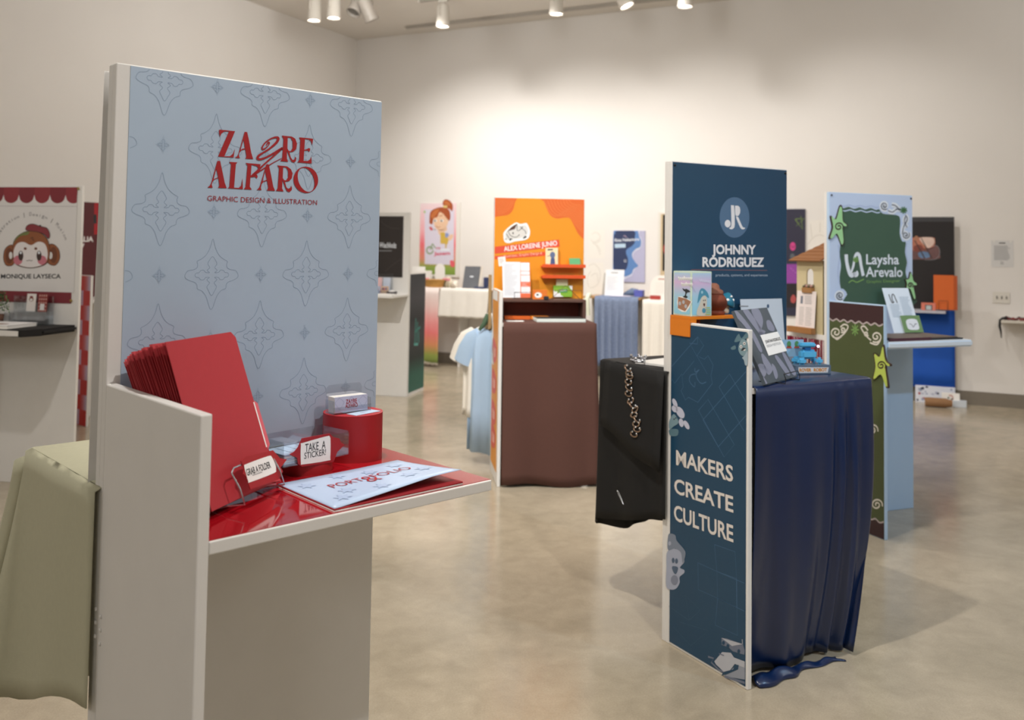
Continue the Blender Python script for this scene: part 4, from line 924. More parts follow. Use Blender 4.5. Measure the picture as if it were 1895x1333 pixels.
z.text(b, 'Graphic Designer', (567,682), (798,674), 20, SPRING, 4, .006); z.line(b, [(445,680),(470,664),(500,676),(530,664),(550,655)], 6*unit, SPRING, 4, 4)
obj('banner', b, kl, label='dark green vinyl banner with pale blue swirl border')
for x in (.014, W-.014): obj('push_pin', MB().ball(KL, (x, -.004, H-.018), .006, DNAV, 8), kl)
def starcut(plane, zz, pts, sp, mt, lab, off):
    P = plane @ Matrix.Translation((0, 0, off)); zv_ = ZV(P, zz.ox, zz.oy, zz.k); b = MB(); q = sm(zv_.L(pts), 3)
    cx = sum(p[0] for p in q)/len(q); cy = sum(p[1] for p in q)/len(q)
    b.prism(P, q, -off+.0004, 0, STARD); b.poly(P, [[(cx + (x-cx)*.87, cy + (y-cy)*.93) for x, y in q]], mt, 1)
    b.stroke(P, zv_.L(sp), unit*7, STARD, 2); obj('star_cutout', b, kl, label=lab)
starcut(PLn, z, [(386,152),(404,160),(408,235),(416,262),(440,280),(436,293),(408,291),(412,350),(416,400),(408,425),(396,418),(365,346),(330,376),(314,380),(313,365),(334,300),(322,232),(328,220),(358,240)], spiral(378, 296, 32, 1.6, .6, -1), STARG, 'light green star cut-out', .008)
starcut(PLn, z, [(872,604),(884,632),(892,664),(916,685),(914,697),(892,702),(908,780),(902,798),(893,788),(868,715),(846,712),(838,668),(830,662),(858,648)], spiral(868, 697, 20, 1.5, .8, -1), STARG, 'light green star cut-out')if False else None
starcut(PLn, z, [(870,604),(884,632),(892,664),(916,685),(914,697),(892,702),(908,780),(902,798),(893,788),(868,725),(840,715),(842,690),(836,664),(832,656),(858,648)], spiral(868, 697, 20, 1.5, .8, -1), STARG, 'light green star cut-out', .008)
PLs = sideplane(KL)
b = MB(); b.box(PLs, .003, D-.004, .004, HS-.006, -.0012, 0, OLV); z = ZV(PLs, 1520, 540, 2.777)
b.poly(PLs, [[(.003, HS-.105), (D-.004, HS-.105), (D-.004, HS-.006), (.003, HS-.006)]], MAR, 1); b.poly(PLs, [[(.003, .004), (D-.004, .004), (D-.004, .085), (.003, .085)]], MAR, 1)
WAVE = mat('#bcb0b0', .5, .02)
for zz_ in (HS-.105, .088): b.stroke(PLs, sm([(.003 + (D-.008)*i/14, zz_ + .006*(-1)**i) for i in range(15)], 4, False), .008, WAVE, 2)
us = abs(z(200, 300)[1] - z(200, 200)[1])/100; SWH = mat('#ddd9cf', .5, .02)
for c in (spiral(76,210,30,1.6,.9,1), spiral(110,196,15,1.3,2.2,-1), spiral(282,232,30,1.6,2.2,-1), spiral(232,216,13,1.3,.6,1)): z.line(b, c, 8*us, SWH, 2, 2)
for q in ([(96,232),(118,215),(138,180),(118,168),(98,182)], [(256,250),(232,228),(205,186),(222,178),(240,200)], [(60,225),(80,245),(105,228)], [(250,262),(285,272),(303,250)]): z.line(b, q, 8*us, SWH, 2, 4)
for k in range(8): z.line(b, [(174,196), (174 + 20*math.cos(k*PI/4), 196 + 30*math.sin(k*PI/4))], 7*us, SPRING, 3)
for cx, cy in ((262,710), (285,1095)): z.line(b, spiral(cx, cy, 30, 1.7, .3, -1), 8*us, SWH, 2, 2)
z.line(b, [(262,640),(265,660)], 8*us, SWH, 2)
obj('side_banner', b, kl, label='olive green side banner with white scrolls and brown bands')
starcut(PLs, z, [(317,272),(326,330),(336,358),(356,374),(352,384),(330,382),(344,485),(338,496),(330,488),(306,428),(272,450),(261,446),(274,385),(266,322),(274,316),(298,330)], spiral(308, 380, 24, 1.6, .6, -1), STARY, 'yellow green star cut-out', .010)
cw = KL @ FR((T+.002, 0, 0))
obj('shelf_wrap', MB().bbox(KL, T+.002, W+.006, -D-.006, -.003, SH-.03, SH+.006, mat('#dde6ee', .5, .02), .008), kl, label='pale blue white wrap around the shelf')
M = seat(KL, .10, -.39, SH+.007, .02); MM_ = M
t = thing('presentation_folder', 'dark open folder lying flat on the pale shelf of the green kiosk', 'folder', M)
obj('lower_cover', MB().bbox(M, 0, .49, 0, .25, 0, .008, INK, .001), t); obj('upper_cover', MB().bbox(M, .0, .46, .01, .25, .0085, .014, mat('#6a5a50', .6, .05), .001), t); obj('maroon_edge', MB().box(M, -.05, .25, -.004, .0, 0, .016, mat('#4a2430', .6)), t)
M = FR(atz(1655, 617, SH+.022), .3796 - .10, -.39)
def dl(b, P):
    z = ZV(P, 1590, 540, 10.25); ul = .0035
    z.line(b, [(560,50),(590,140),(625,215),(660,190)], ul*1.6, INK, 2, 3); z.line(b, [(640,200),(620,110),(625,55),(655,60),(690,140),(722,215)], ul*1.6, INK, 2, 3)
    b.lines(P, .02, .085, .17, .009, 9, mat('#9aaec0', .5), 1, .003); b.lines(P, .098, .165, .215, .009, 14, mat('#9aaec0', .5), 1, .003)
sheet('letter_sheet', 'pale blue letter sheet with large monogram leaning on the green kiosk shelf', 'paper', M, .178, .27, mat('#dbe6f2', .5, .02), .002, deco=dl)
M2 = M @ FR((.062, -.012, .0), 0, 0)
def dc(b, P): b.poly(P, [sm([(.03,.02),(.06,.014),(.10,.018),(.106,.045),(.10,.075),(.06,.08),(.03,.07),(.025,.045)], 3)], mat('#e2e6ec', .5), 1); b.line = None; b.stroke(P, sm([(.045,.05),(.06,.045),(.065,.03),(.085,.05),(.095,.048)], 3, False), .003, DNAV, 2)
sheet('green_card', 'green card with white cloud shape leaning on the letter sheet', 'card', M2, .128, .10, mat('#6f9060', .5, .04), .002, deco=dc)

# kiosk behind it: toy house and pink tinsel
KL2 = partner(KL)
t = thing('tinsel_kiosk', 'kiosk with pink tinsel skirt, back to back with the green kiosk', 'display kiosk', KL2)
obj('back_panel', MB().box(KL2, 0, W, 0, T-.0005, 0, H, WHITE), t); obj('side_panel', MB().box(KL2, 0, T, -D, 0, 0, HS, WHITE), t); obj('shelf', MB().box(KL2, T, W, -D, 0, SH-.028, SH, WHITE), t)
TINS = mat('#d0486e', .25, .45, 60, metal=.75, key='t'); b = MB()
TN = [mat(h, .25, .1, metal=.7) for h in ('#c23a55', '#d9608f', '#a92f4a', '#c98aa5', '#8d3550')]
for i in range(90):
    y = -D + (D-.01)*i/90; x = W + .003 + .006*R.random(); w = .0035 + .002*R.random(); z0 = SH - .03 - .0; z1 = .30 + .05*R.random(); ph = R.random()*6
    b.grid(KL2, [[(x + .004*math.sin(ph + k*.8), y, z0 + (z1 - z0)*k/8), (x + .003*math.sin(ph + 1 + k*.9), y + w, z0 + (z1 - z0)*k/8)] for k in range(9)], R.choice(TN))
for i in range(130):
    x = T + (W-T)*i/130; y = -D - .003 - .006*R.random(); ph = R.random()*6
    b.grid(KL2, [[(x, y + .004*math.sin(ph + k*.8), SH-.03 + (.32 - SH+.03)*k/6), (x + .005, y + .003*math.sin(ph + 1 + k*.9), SH-.03 + (.32 - SH+.03)*k/6)] for k in range(7)], R.choice(TN))
obj('tinsel_skirt', b, t, kind='stuff')
BULB = mat('#e9dcff', .3, 0, emit=6.)
for px, py in ((1501,640),(1506,639),(1515,641)):
    u, v = onplane(px, py, KL2 @ Matrix(((0, 0, 1, W+.012), (1, 0, 0, 0), (0, 1, 0, 0), (0, 0, 0, 1))))
    M = KL2 @ FR((W+.015, u, v)); obj('fairy_light', MB().ball(M, (0, 0, 0), .0055, BULB, 8), M=M, label='tiny glowing white fairy light on the pink tinsel', cat='light', group='fairy lights on the pink tinsel')
# house, built in the frame: x to the viewer's right along the end of the shelf, -y to the viewer
hw = .225; HM = KL2 @ FR((W-.012, -.25, SH), PI/2)      # local x runs to the right in the photo, -y faces the open end
CRM = mat('#cdbf98', .6, .04, 30); RF = mat('#8a5a32', .6, .15, 30)
t = thing('toy_house', 'tall cream model house with brown plank roof and arched window on the shelf', 'model house', HM)
hh = .425; hd = .24
b = MB(); WP = HM @ Matrix.Rotation(PI/2, 4, 'X')
arch = [(.085, .27), (.145, .27)] + [(.115 + .03*math.cos(a), .345 + .03*math.sin(a)) for a in [PI*k/10 for k in range(11)]]
vs, fs = fill([[(0, 0), (hw, 0), (hw, hh), (0, hh)], arch]); b.add(WP, [(x, y, 0) for x, y in vs], fs, CRM); b.add(WP, [(x, y, -.008) for x, y in vs], [f[::-1] for f in fs], CRM)
n = len(arch); b.add(WP, [(x, y, 0) for x, y in arch] + [(x, y, -.008) for x, y in arch], [(i, (i+1) % n, n + (i+1) % n, n + i) for i in range(n)], CRM)
b.box(HM, 0, .006, .008, hd, 0, .2, CRM); b.box(HM, hw-.006, hw, .008, hd, 0, hh, mat('#a49a7c', .6, .05));  # right wall in a darker cream: its shade is put into the colour
for zz_ in (.17, .34): b.box(HM, hw-.004, hw+.004, .008, hd, zz_, zz_+.006, mat('#8b8062', .6))
obj('walls', b, t)
b = MB(); rise = .115
for k in range(12):
    f0, f1 = k/12, (k+1)/12
    b.box(HM @ FR((0, -.035, hh-.008), 0, math.atan2(rise, hd+.05)), -.03, hw+.012, (hd+.1)*f0, (hd+.1)*f1 + .004, .0025*(1-f0)*0, .007 + .002*(k % 2), RF)
obj('roof', b, t)
b = MB(); b.bbox(HM, .075, .158, -.028, -.001, .235, .265, mat('#a07548', .6, .1), .002); fb = obj('window_box', b, t)
b = MB()
for k in range(12): b.ball(HM, (.08 + .0066*k, -.015 + .006*(k % 2), .27 + .004*(k % 3)), .008, mat(('#5d5a44', '#b98d86', '#8a7f6a')[k % 3], .8), 6)
obj('flowers', b, fb)
M = HM @ FR((.025, -.032, .035), 0, -.07)
def dp(b, P): b.poly(P, [[(.035,.135),(.055,.135),(.055,.18),(.035,.18)]], mat('#7a7f8c', .5, .2, 80), 1); b.lines(P, .07, .14, .18, .01, 5, GREYINK, 1, .003); b.lines(P, .03, .075, .115, .01, 11, mat('#b3b1ae', .5), 1, .003); b.lines(P, .085, .14, .115, .01, 11, mat('#b3b1ae', .5), 1, .003)
sheet('resume_sheet', 'pinkish white resume sheet leaning on the front of the toy house', 'paper', M, .165, .21, mat('#e6dcd9', .5, .02), .002, deco=dp)
M = HM @ FR((-.02, -.06, .0003)); b = MB(); b.bbox(M, 0, .22, 0, .03, 0, .034, mat('#9a6a3c', .6, .12, 30), .002); obj('wood_ledge', b, M=M, label='brown wooden strip in front of the toy house', cat='ledge')

# ================================================================== against the back wall, right to left
def wp(off): return KB @ FR((0, -off, 0))
def wallpl(off): return wallplane(wp(off), 0, 0, 0)
ZW = lambda off, ox=0, oy=0, k=1.: ZV(wallpl(off), ox, oy, k)
# dark panel with blue lower half
BP = mat('#1b1719', .4, .25, 7); BLUE = mat('#0650b4', .7, .05, 20)
z = ZW(.10, 1680, 390, 6.345); xr = z(548, 70)[0]; zt = z(548, 70)[1]; xl = xr - .70; zm = z(548, 1170)[1]; zb = ZW(.10)(1768, 720)[1]
PB = wp(.10) @ FR((xl, 0, 0))
t = thing('dark_panel', 'wall panel with dark photo print above a bright blue cloth, far right', 'display panel', PB); pw = xr - xl
obj('board', MB().box(PB, 0, pw, 0, .02, zb, zt, WHITE), t)
for x in (.1, pw-.12): obj('batten', MB().box(PB, x, x+.03, .02, .10, zb+.1, zt-.1, WHITE), t)
P7 = wallpl(.1016); b = MB(); b.box(P7, xl+.002, xr-.002, zm, zt-.003, -.0012, 0, BP); z = ZV(P7, 1680, 390, 6.345)
b.poly(P7, [[(xl+.002, zt-.05), (xr-.002, zt-.05), (xr-.002, zt-.003), (xl+.002, zt-.003)]], mat('#3a3a3e', .4), 1)
SM = [mat(h, .4, .3, 12) for h in ('#b0705a', '#d9c0b4', '#7d4036', '#5f7ba0', '#6a4b4b')]
z.smooth(b, [[(-300,330),(-40,320),(280,312),(318,350),(315,400),(270,450),(-40,490),(-300,480)]], SM[0], 2); z.smooth(b, [[(140,320),(280,315),(312,350),(300,395),(240,440),(170,380)]], SM[1], 3); z.smooth(b, [[(-300,485),(240,440),(320,405),(370,450),(372,510),(320,570),(-300,560)]], SM[4], 2)
z.smooth(b, [[(120,500),(180,480),(250,500),(250,550),(150,555)]], SM[3], 3); z.smooth(b, [[(70,420),(150,400),(180,460),(90,480)]], SM[2], 3); z.poly(b, [[(150,318),(160,318),(290,560),(275,562)]], mat('#3c3030', .4), 4); z.poly(b, [[(75,350),(85,345),(205,555),(190,560)]], mat('#3c3030', .4), 4)
b.poly(P7, [z.L(ell(100, 322, 24, 28, 16))], mat('#a8785c', .5), 4); z.line(b, [(290,412),(345,415),(374,470),(365,530),(310,575),(200,578)], .004, mat('#8a8a90', .4), 3, 4)
obj('photo_print', b, t, label='dark print with clouds of reddish smoke')
b = MB(); n = 16
b.grid(Matrix.Identity(4), [[wp(.108) @ Vector((xl + .004 + (pw - .006)*i/n, -.004 - .004*math.sin(i*1.1)*k/5, zm - .004 - (zm - zb - .0)*k/5)) for i in range(n+1)] for k in range(6)], BLUE); obj('blue_cloth', b, t, thick=.002)
zs = ZW(.35)(1750, 577)[1]; xs0, xs1 = ZW(.35)(1750, 577)[0] - .52, ZW(.35)(1750, 577)[0]
obj('shelf', MB().bbox(wp(0), xs0, xs1, -.35, -.116, zs-.022, zs, mat('#b8bac6', .5, .03), .002), t)
def onshelf(x, y, yaw=0., pitch=0.): return wp(0) @ FR((x, y, zs + .0004), yaw, pitch)
# (things on that shelf)
q = ZW(.22)
x0 = q(1728, 570)[0]; x1 = q(1772, 570)[0]; zz_ = q(1728, 509)[1]
M = onshelf(x0, -.25, 0, 0); OF = mat('#d26322', .5, .04)
t = thing('orange_portfolio', 'upright orange portfolio box standing in a thin black wire stand', 'portfolio', M); obj('cover', MB().bbox(M, 0, (x1-x0)*.86, 0, .03, .012, zz_-zs, OF, .002), t); obj('spine', MB().bbox(M, (x1-x0)*.86+.0005, x1-x0, .0, .035, .012, zz_-zs-.004, mat('#b4501a', .5, .04), .002), t)
M = M @ FR((0, 0, -.0)); t = thing('wire_stand', 'thin black wire stand in front of the orange portfolio', 'stand', M @ Matrix.Translation((.04, -.01, 0)))
b = MB(); b.tube(M, [(.045, .02, .003), (.045, -.012, .004), (.045, -.012, .10), (.125, -.012, .10), (.125, -.012, .004), (.125, .02, .003)], .0022, WIRE, 6); obj('wire_frame', b, t)
x0 = q(1705, 565)[0]; M = onshelf(x0, -.26); t = thing('picture_block', 'small salmon pink block with a framed picture on the grey shelf', 'picture frame', M)
obj('block', MB().bbox(M, 0, .13, 0, .02, 0, .075, mat('#d97d68', .5, .04), .002), t); b = MB(); P = wallplane(M, 0, -.0004, 0); b.poly(P, [[(.035, .004), (.1, .004), (.1, .055), (.035, .055)]], mat('#3c4a50', .5), 1); b.poly(P, [[(.045, .008), (.09, .008), (.09, .048), (.045, .048)]], mat('#b9c4c4', .5, .2, 60), 2); obj('picture', b, t)
# things on the floor under it
def fl(x, y, yaw=0.): return KB @ FR((x, y, .0004), yaw)
FLW = mat('#d9dde8', .6, .05)
M = fl(7.03, -.13); b = MB(); b.bbox(M, 0, .36, 0, .11, 0, .17, FLW, .002); P = wallplane(M, 0, -.0005, 0)
for k in range(26): b.poly(P, [ell(.02 + .32*R.random(), .02 + .14*R.random(), .008 + .01*R.random(), .008 + .006*R.random(), 9)], mat(('#9aa3bd', '#a8505a', '#3a3f55', '#b3b8cc')[k % 4], .6), 1 + k*.02)
obj('flower_box', b, M=M, label='white box printed with small flowers on the floor against the baseboard', cat='box')
M = fl(7.13, -.40, .1); b = MB(); b.tube(M, [(0, .04, .045), (.03, .04, .045), (.18, .04, .045), (.24, .04, .042)], [.043, .045, .045, .03], mat('#8f6a48', .8, .1, 40), 14); obj('cardboard_roll', b, M=M, label='tan cardboard bundle lying on the floor by the flower box', cat='bundle')
M = fl(7.37, -.26); obj('small_box', MB().bbox(M, 0, .12, 0, .08, 0, .062, mat('#c9d0d8', .6, .03), .002), M=M, label='small plain white box on the floor, right of the cardboard bundle', cat='box')
M = fl(7.27, -.23, 0); b = MB(); b.box(M, 0, .16, 0, .01, 0, .13, PAPER); P = wallplane(M, 0, -.0004, 0)
for k in range(14): b.poly(P, [ell(.02 + .12*R.random(), .03 + .08*R.random(), .01, .009, 8)], mat(('#b0525c', '#5e6a58', '#cfa9a0')[k % 3], .6), 1 + .02*k)
obj('flower_card', b, M=M, label='white card with reddish flowers standing behind the small white box', cat='card')
# notice, switch plate, wall shelf
z = ZW(.0); a = z(1834, 445); c = z(1876, 495)
M = wp(0) @ FR((a[0], -.0005, c[1])); w_, h_ = c[0]-a[0], a[1]-c[1]
t = thing('wall_notice', 'printed paper notice in a clear sleeve taped to the right of the back wall', 'notice', M)
b = MB(); b.box(M, 0, w_, -.002, 0, 0, h_, mat('#d6d5d4', .35, .02)); P = wallplane(M, 0, -.0024, 0); b.lines(P, w_*.36, w_*.64, h_*.92, .01, 1, INK, 1, .010, 0)
b.lines(P, .025, w_-.03, h_*.8, .0105, 14, GREYINK, 1, .004, .2); b.lines(P, .08, w_-.08, h_*.2, .0105, 3, GREYINK, 1, .004); obj('sheet', b, t)
b = MB()
for x in (.02, w_-.03): b.box(M, x, x+.012, -.0031, -.0026, h_-.02, h_+.012, mat('#e4e2dc', .3))
obj('tape', b, t)
a = z(1837, 540); c = z(1869, 562); M = wp(0) @ FR((a[0], -.0005, c[1])); w_, h_ = c[0]-a[0], a[1]-c[1]
t = thing('switch_plate', 'white wall plate with three small toggles below the paper notice', 'switch', M); obj('plate', MB().bbox(M, 0, w_, -.007, 0, 0, h_, mat('#dcd8cf', .35, .02), .002), t)
for k in range(3):
    b = MB(); b.box(M, w_*(k+.5)/3.6+.010, w_*(k+.5)/3.6+.022, -.0085, -.0071, h_*.36, h_*.64, mat('#8d8a84', .5)); b.box(M, w_*(k+.5)/3.6+.013, w_*(k+.5)/3.6+.019, -.02, -.0086, h_*.48, h_*.58, mat('#5d5a55', .5)); obj('toggle', b, t)
zs2 = z(1850, 589)[1]; x0 = z(1850, 589)[0]; M = wp(0) @ FR((x0, -.0005, zs2))
t = thing('wall_shelf', 'small white shelf on the back wall at the right edge of the photo', 'shelf', M); obj('board', MB().bbox(M, 0, .55, -.30, 0, -.025, 0, mat('#d8d3c8', .5, .03), .002), t)
b = MB(); pts = [(.03 + .018*k, -.26 + .02*math.sin(k*1.3), .012 + .006*math.sin(k*2.1)) for k in range(26)]
b.tube(M, pts, [.012 + .005*math.sin(k*1.7) for k in range(26)], mat('#7a2a2a', .35, .3, 60), 7); b.tube(M, [(p[0], p[1]+.03, p[2]+.012*math.sin(k)) for k, p in enumerate(pts)], .012, mat('#1d1416', .6, .2), 7)
b.tube(M, [(.05, -.27, .02), (.015, -.29, .018), (-.006, -.29, 0), (-.010, -.285, -.06), (.0, -.285, -.11), (.004, -.285, -.17)], [.012, .012, .012, .012, .009, .004], mat('#17181a', .6, .2), 7)
obj('lace_garment', b, M=M, label='dark red and black lace garment lying on the small wall shelf', cat='garment')
# navy poster with neon drawings
z = ZW(.02, 1450, 370, 7.02); c = z(282, 118); M = wp(0) @ FR((c[0]-.62, -.001, .80)); hp = c[1] - .80
PUR = mat('#2b2a3f', .45, .06, 8); NEON = mat('#7d9a43', .5, .05); PNK = mat('#c93f86', .5, .05)
t = thing('neon_poster', 'dark navy poster with lime star and pink shapes on the back wall', 'poster', M); b = MB(); b.box(M, 0, .62, -.019, 0, 0, hp, PUR); P = wallpl(.0204); z = ZV(P, 1450, 370, 7.02); uu = abs(z(200, 300)[0] - z(100, 300)[0])/100
z.line(b, [(155,250),(270,240),(165,340),(225,210),(250,385),(150,255)], 9*uu, NEON, 2); b.poly(P, [z.L(ell(120, 605, 38, 56, 20))], PNK, 1); z.line(b, [(95,590),(120,620),(150,590)], 7*uu, PUR, 2, 3); b.poly(P, [z.L(ell(115, 735, 30, 38, 14))], mat('#5a5f66', .5, .2), 1)
z.poly(b, [[(-200,835),(278,835),(278,1085),(-200,1085)]], mat('#8d3f9a', .5, .1, 20), 1); z.poly(b, [[(-200,1090),(278,1090),(278,1400),(-200,1400)]], mat('#20161d', .5, .3, 30), 1); z.smooth(b, [[(95,1270),(130,1230),(165,1290),(140,1340),(100,1330)]], mat('#a84a4a', .5, .3), 2)
for k in range(7): z.line(b, [(85 + 30*k, 880 + 30*(k % 3)), (105 + 30*k, 900 + 25*(k % 4))], 14*uu, mat('#a95fb4', .5), 2)
obj('sheet', b, t)
# pale sketches on the wall
def sketch(px, py, sc, pts, lab):
    z = ZW(.0006, px, py, 1); M = wp(0) @ FR((z(0, 0)[0], -.0006, z(0, 0)[1])); b = MB(); P = wallpl(.0006); b.poly(P, [z.L([(-14*sc,-26*sc),(16*sc,-26*sc),(16*sc,26*sc),(-14*sc,26*sc)])], mat('#e7e3dc', .7, .02), 0)
    for q in pts: z.line(b, [(x*sc, y*sc) for x, y in q], .006, mat('#cdc8c0', .7, .05), 1, 3)
    obj('line_drawing', b, M=M, label=lab, cat='drawing')
sketch(1103, 452, 1., [[(-8,-18),(0,-22),(8,-14),(2,-6),(-6,-2),(4,4),(8,14)], [(-10,-8),(0,-2),(8,-8)], [(0,0),(4,10),(8,20)]], 'pale line drawing of a plant on the wall beside the orange kiosk')
sketch(1100, 515, 1.1, [[(-10,-20),(0,-24),(10,-10),(6,10),(-8,16),(-12,0),(-6,-12)], [(-6,-4),(4,-8),(6,6)]], 'lower pale line drawing on the wall beside the orange kiosk')
sketch(1515, 440, 1.25, [[(-16,10),(-8,0),(0,-4),(8,-2),(14,4)], [(-12,-20),(-10,0)], [(2,-22),(2,-8)]], 'pale line drawing on the wall above the toy house')
# blue wave poster, table with blue runner
def wall_poster(name, lab, x0, z0, x1, z1, mt, deco, th=.012):
    M = wp(0) @ FR((x0, -.0005, z0)); t = thing(name, lab, 'poster', M); b = MB(); b.box(M, 0, x1-x0, -th, 0, 0, z1-z0, mt); deco(b, wallpl(th + .0009)); obj('print', b, t); return t
z = ZW(.012); a = z(1135, 427); c = z(1193, 523)
def dw2(b, P):
    z = ZV(P, 1120, 410, 10.254); z1, z2 = z(152, 172), z(752, 1170)
    def smc(b_, cons, mt, lay, n): b.poly(P, [clip(sm(z.L(cons[0]), n), (z1[0], z2[0], z2[1], z1[1]))], mt, lay)
    z.smooth = smc
    z.smooth(b, [[(612,178),(640,260),(690,350),(690,440),(650,520),(560,570),(520,640),(540,730),(620,830),(560,910),(520,980),(500,1030),(420,1065),(360,1100),(250,1060),(165,1040),(165,600),(165,180)]], mat('#cfd2e2', .5, .02), 1, 4)
    z.smooth(b, [[(560,178),(620,180),(645,290),(680,370),(665,480),(580,525),(515,600),(515,680),(570,770),(625,845),(540,905),(500,990),(420,1035),(350,1050),(165,1040),(165,178)]], mat('#5d84bb', .5, .04), 2, 4)
    z.smooth(b, [[(545,180),(560,300),(560,400),(500,470),(410,530),(395,600),(430,700),(430,800),(400,900),(340,930),(165,920),(165,290),(200,240),(215,182)]], mat('#2d3a5e', .5, .06), 3, 4)
    z.text(b, 'Rina Nakamura', (182,385), (645,362), 58, LWH, 4, .015); z.poly(b, [[(180,425),(385,420),(388,495),(182,505)]], mat('#b7d0e4', .5, .04), 4); z.line(b, ell(380, 748, 22, 22, 14), .004, LWH, 4); z.line(b, [(345,285),(370,265),(395,290),(410,300)], .006, mat('#c3a9b8', .5), 4, 3)
wall_poster('wave_poster', 'poster of navy and lilac waves with white lettering on the back wall', a[0], c[1], c[0], a[1], mat('#b4b3cf', .5, .03), dw2)
def wtable(name, lab, x0, x1, zt, dep, leg=(.1,)):
    M = wp(0) @ FR((x0, -.014, 0)); t = thing(name, lab, 'table', M); obj('tabletop', MB().bbox(M, 0, x1-x0, -dep, 0, zt-.025, zt, mat('#b08a5e', .5, .1, 20), .002), t)
    for f in leg: obj('leg_panel', MB().box(M, f, f+.022, -dep*.5, -.0, 0, zt-.0255, WHITE), t)
    return M
zt3 = .950
TM = wtable('table', 'wooden topped table by the wave poster, under a blue runner', 3.55, 4.24, zt3, .40, (.03, .60))
CLB = mat('#75839f', .85, .28, 45, .5, 120)
def hang(name, lab, x0, x1, y, zt, zb, mt, wav=.012, wn=8, back=.3, sway=0., cat='cloth', top=True, taper=0.):
    M = wp(0) @ FR((x0, -y, zt)); n = 48; rows = []
    def p(i, k, z_): 
        f = (zt - z_)/max(zt - zb, .01); w = x1 - x0 - taper*f
        return (w*i/n + sway*f + taper*f*.5, -.006 - (wav*(math.sin(i/n*wn*2*PI) + .4*math.sin(i/n*wn*4.3*PI + 1)))*min(1, f*2.2 + .08) - .01, z_ - zt)
    if top: rows += [[((x1-x0)*i/n, back*(1 - k/3), .0035 + .002*math.sin(i*.9)*(1 - k/3)) for i in range(n+1)] for k in range(3)]
    rows += [[p(i, k, zt - (zt - zb)*k/14 - (.004*math.sin(i*.7) if k == 14 else 0)) for i in range(n+1)] for k in range(15)]
    if top: rows[3] = [(a_[0], a_[1]+.006, .002) for a_ in rows[3]]
    b = MB(); b.grid(M, rows, mt); return obj(name, b, M=M, label=lab, cat=cat, thick=.003)
hang('table_runner', 'crinkled grey blue runner hanging down the front of the table', 3.70, 4.215, .414, zt3 + .001, .16, CLB, .022, 6)
q = ZW(.30)
def dcard(b, P): b.lines(P, .07, .15, .27, .01, 1, GREYINK, 1, .010, 0); b.lines(P, .02, .19, .22, .014, 12, mat('#cdd0da', .5), 1, .004, .5)
M = wp(0) @ FR((3.77, -.30, zt3+.0075), .0, -.12); sheet('display_card', 'white printed card standing on the blue runner below the wave poster', 'card', M, .225, .30, mat('#eceef2', .5, .02), .003, deco=dcard)
M = wp(0) @ FR((3.70, -.20, zt3+.0075), -.3, -.18); sheet('grey_folder', 'grey folder standing at left behind the white printed card', 'folder', M, .09, .26, mat('#a9a49c', .5, .03), .004)
M = wp(0) @ FR((3.86, -.405, zt3+.0075), .03); obj('open_brochure', MB().bbox(M, 0, .25, 0, .12, 0, .008, mat('#d9d6e6', .5, .02), .002), M=M, label='pale open brochure lying at the front edge of the blue runner', cat='brochure')
M = wp(0) @ FR((4.02, -.24, zt3+.0075))
b = MB(); b.tube(M, [(-.06, 0, .006), (0, .02, .03), (.06, .02, .05), (.11, .02, .045), (.14, .02, .02)], [.01, .03, .045, .04, .02], mat('#66758f', .8, .15, 60), 10); obj('folded_scarf', b, M=M, label='bundled slate blue scarf lying behind the brochure', cat='scarf')
M = wp(0) @ FR((4.115, -.27, zt3+.0075)); t = thing('gift_box', 'small violet blue box next to the bundled scarf', 'box', M); obj('carton', MB().bbox(M, 0, .10, 0, .08, 0, .06, mat('#5a5fb0', .5, .05), .003), t); obj('lid', MB().bbox(M, -.003, .103, -.003, .083, .0605, .072, mat('#6d72c2', .5, .05), .002), t)
M = wp(0) @ FR((3.60, -.31, zt3+.0005)); b = MB(); b.tube(M, [(.0, 0, .01), (.02, -.10, .012), (.01, -.125, -.03), (.02, -.128, -.12), (.03, -.126, -.22)], [.02, .024, .03, .026, .022], mat('#dfe3cf', .7, .08), 8); obj('pale_ribbon', b, M=M, label='pale green ribbon hanging over the left end of the table', cat='ribbon')
# white cloth table with a framed print above
zt4 = .93
wtable('table', 'table with a long white cloth, right of the blue runner table', 4.26, 4.95, zt4, .40, (.05, .6))
hang('white_tablecloth', 'long white cloth hanging low on the table behind the black cloth', 4.27, 4.94, .414, zt4 + .001, .27, mat('#e6e1d8', .8, .04), .010, 5)
a = ZW(.03)(1218, 393); fx = a[0]; FM_ = wp(0) @ FR((fx, -.001, 1.16)); fh = a[1] - 1.16
t = thing('framed_print', 'framed dark print of red meat with a beige border on the back wall', 'picture', FM_)
b = MB(); b.box(FM_, 0, .60, -.028, 0, 0, fh, mat('#dcd8d0', .5, .02)); obj('frame', b, t); P = wallplane(FM_, 0, -.0285, 0); b = MB()
b.poly(P, [[(.03, .02), (.57, .02), (.57, fh-.02), (.03, fh-.02)]], mat('#cbb693', .6, .06), 0); b.poly(P, [[(.055, .09), (.545, .09), (.545, fh-.03), (.055, fh-.03)]], mat('#23201f', .4, .15), 1)
b.poly(P, [sm([(.06,.36),(.12,.43),(.2,.45),(.26,.40),(.24,.30),(.14,.27),(.08,.29)], 4)], mat('#a2473e', .5, .3, 30), 2); b.poly(P, [sm([(.13,.35),(.2,.40),(.23,.34),(.17,.30)], 4)], mat('#d7a592', .5, .2), 3); b.poly(P, [ell(.15, fh-.08, .05, .03, 12)], mat('#6f7274', .4, .1), 2)
obj('picture', b, t)
M = wp(0) @ FR((4.32, -.33, zt4+.0075), 0, -.12); t = thing('easel_card', 'rounded white sheet with small red heading leaning on the white table', 'card', M)
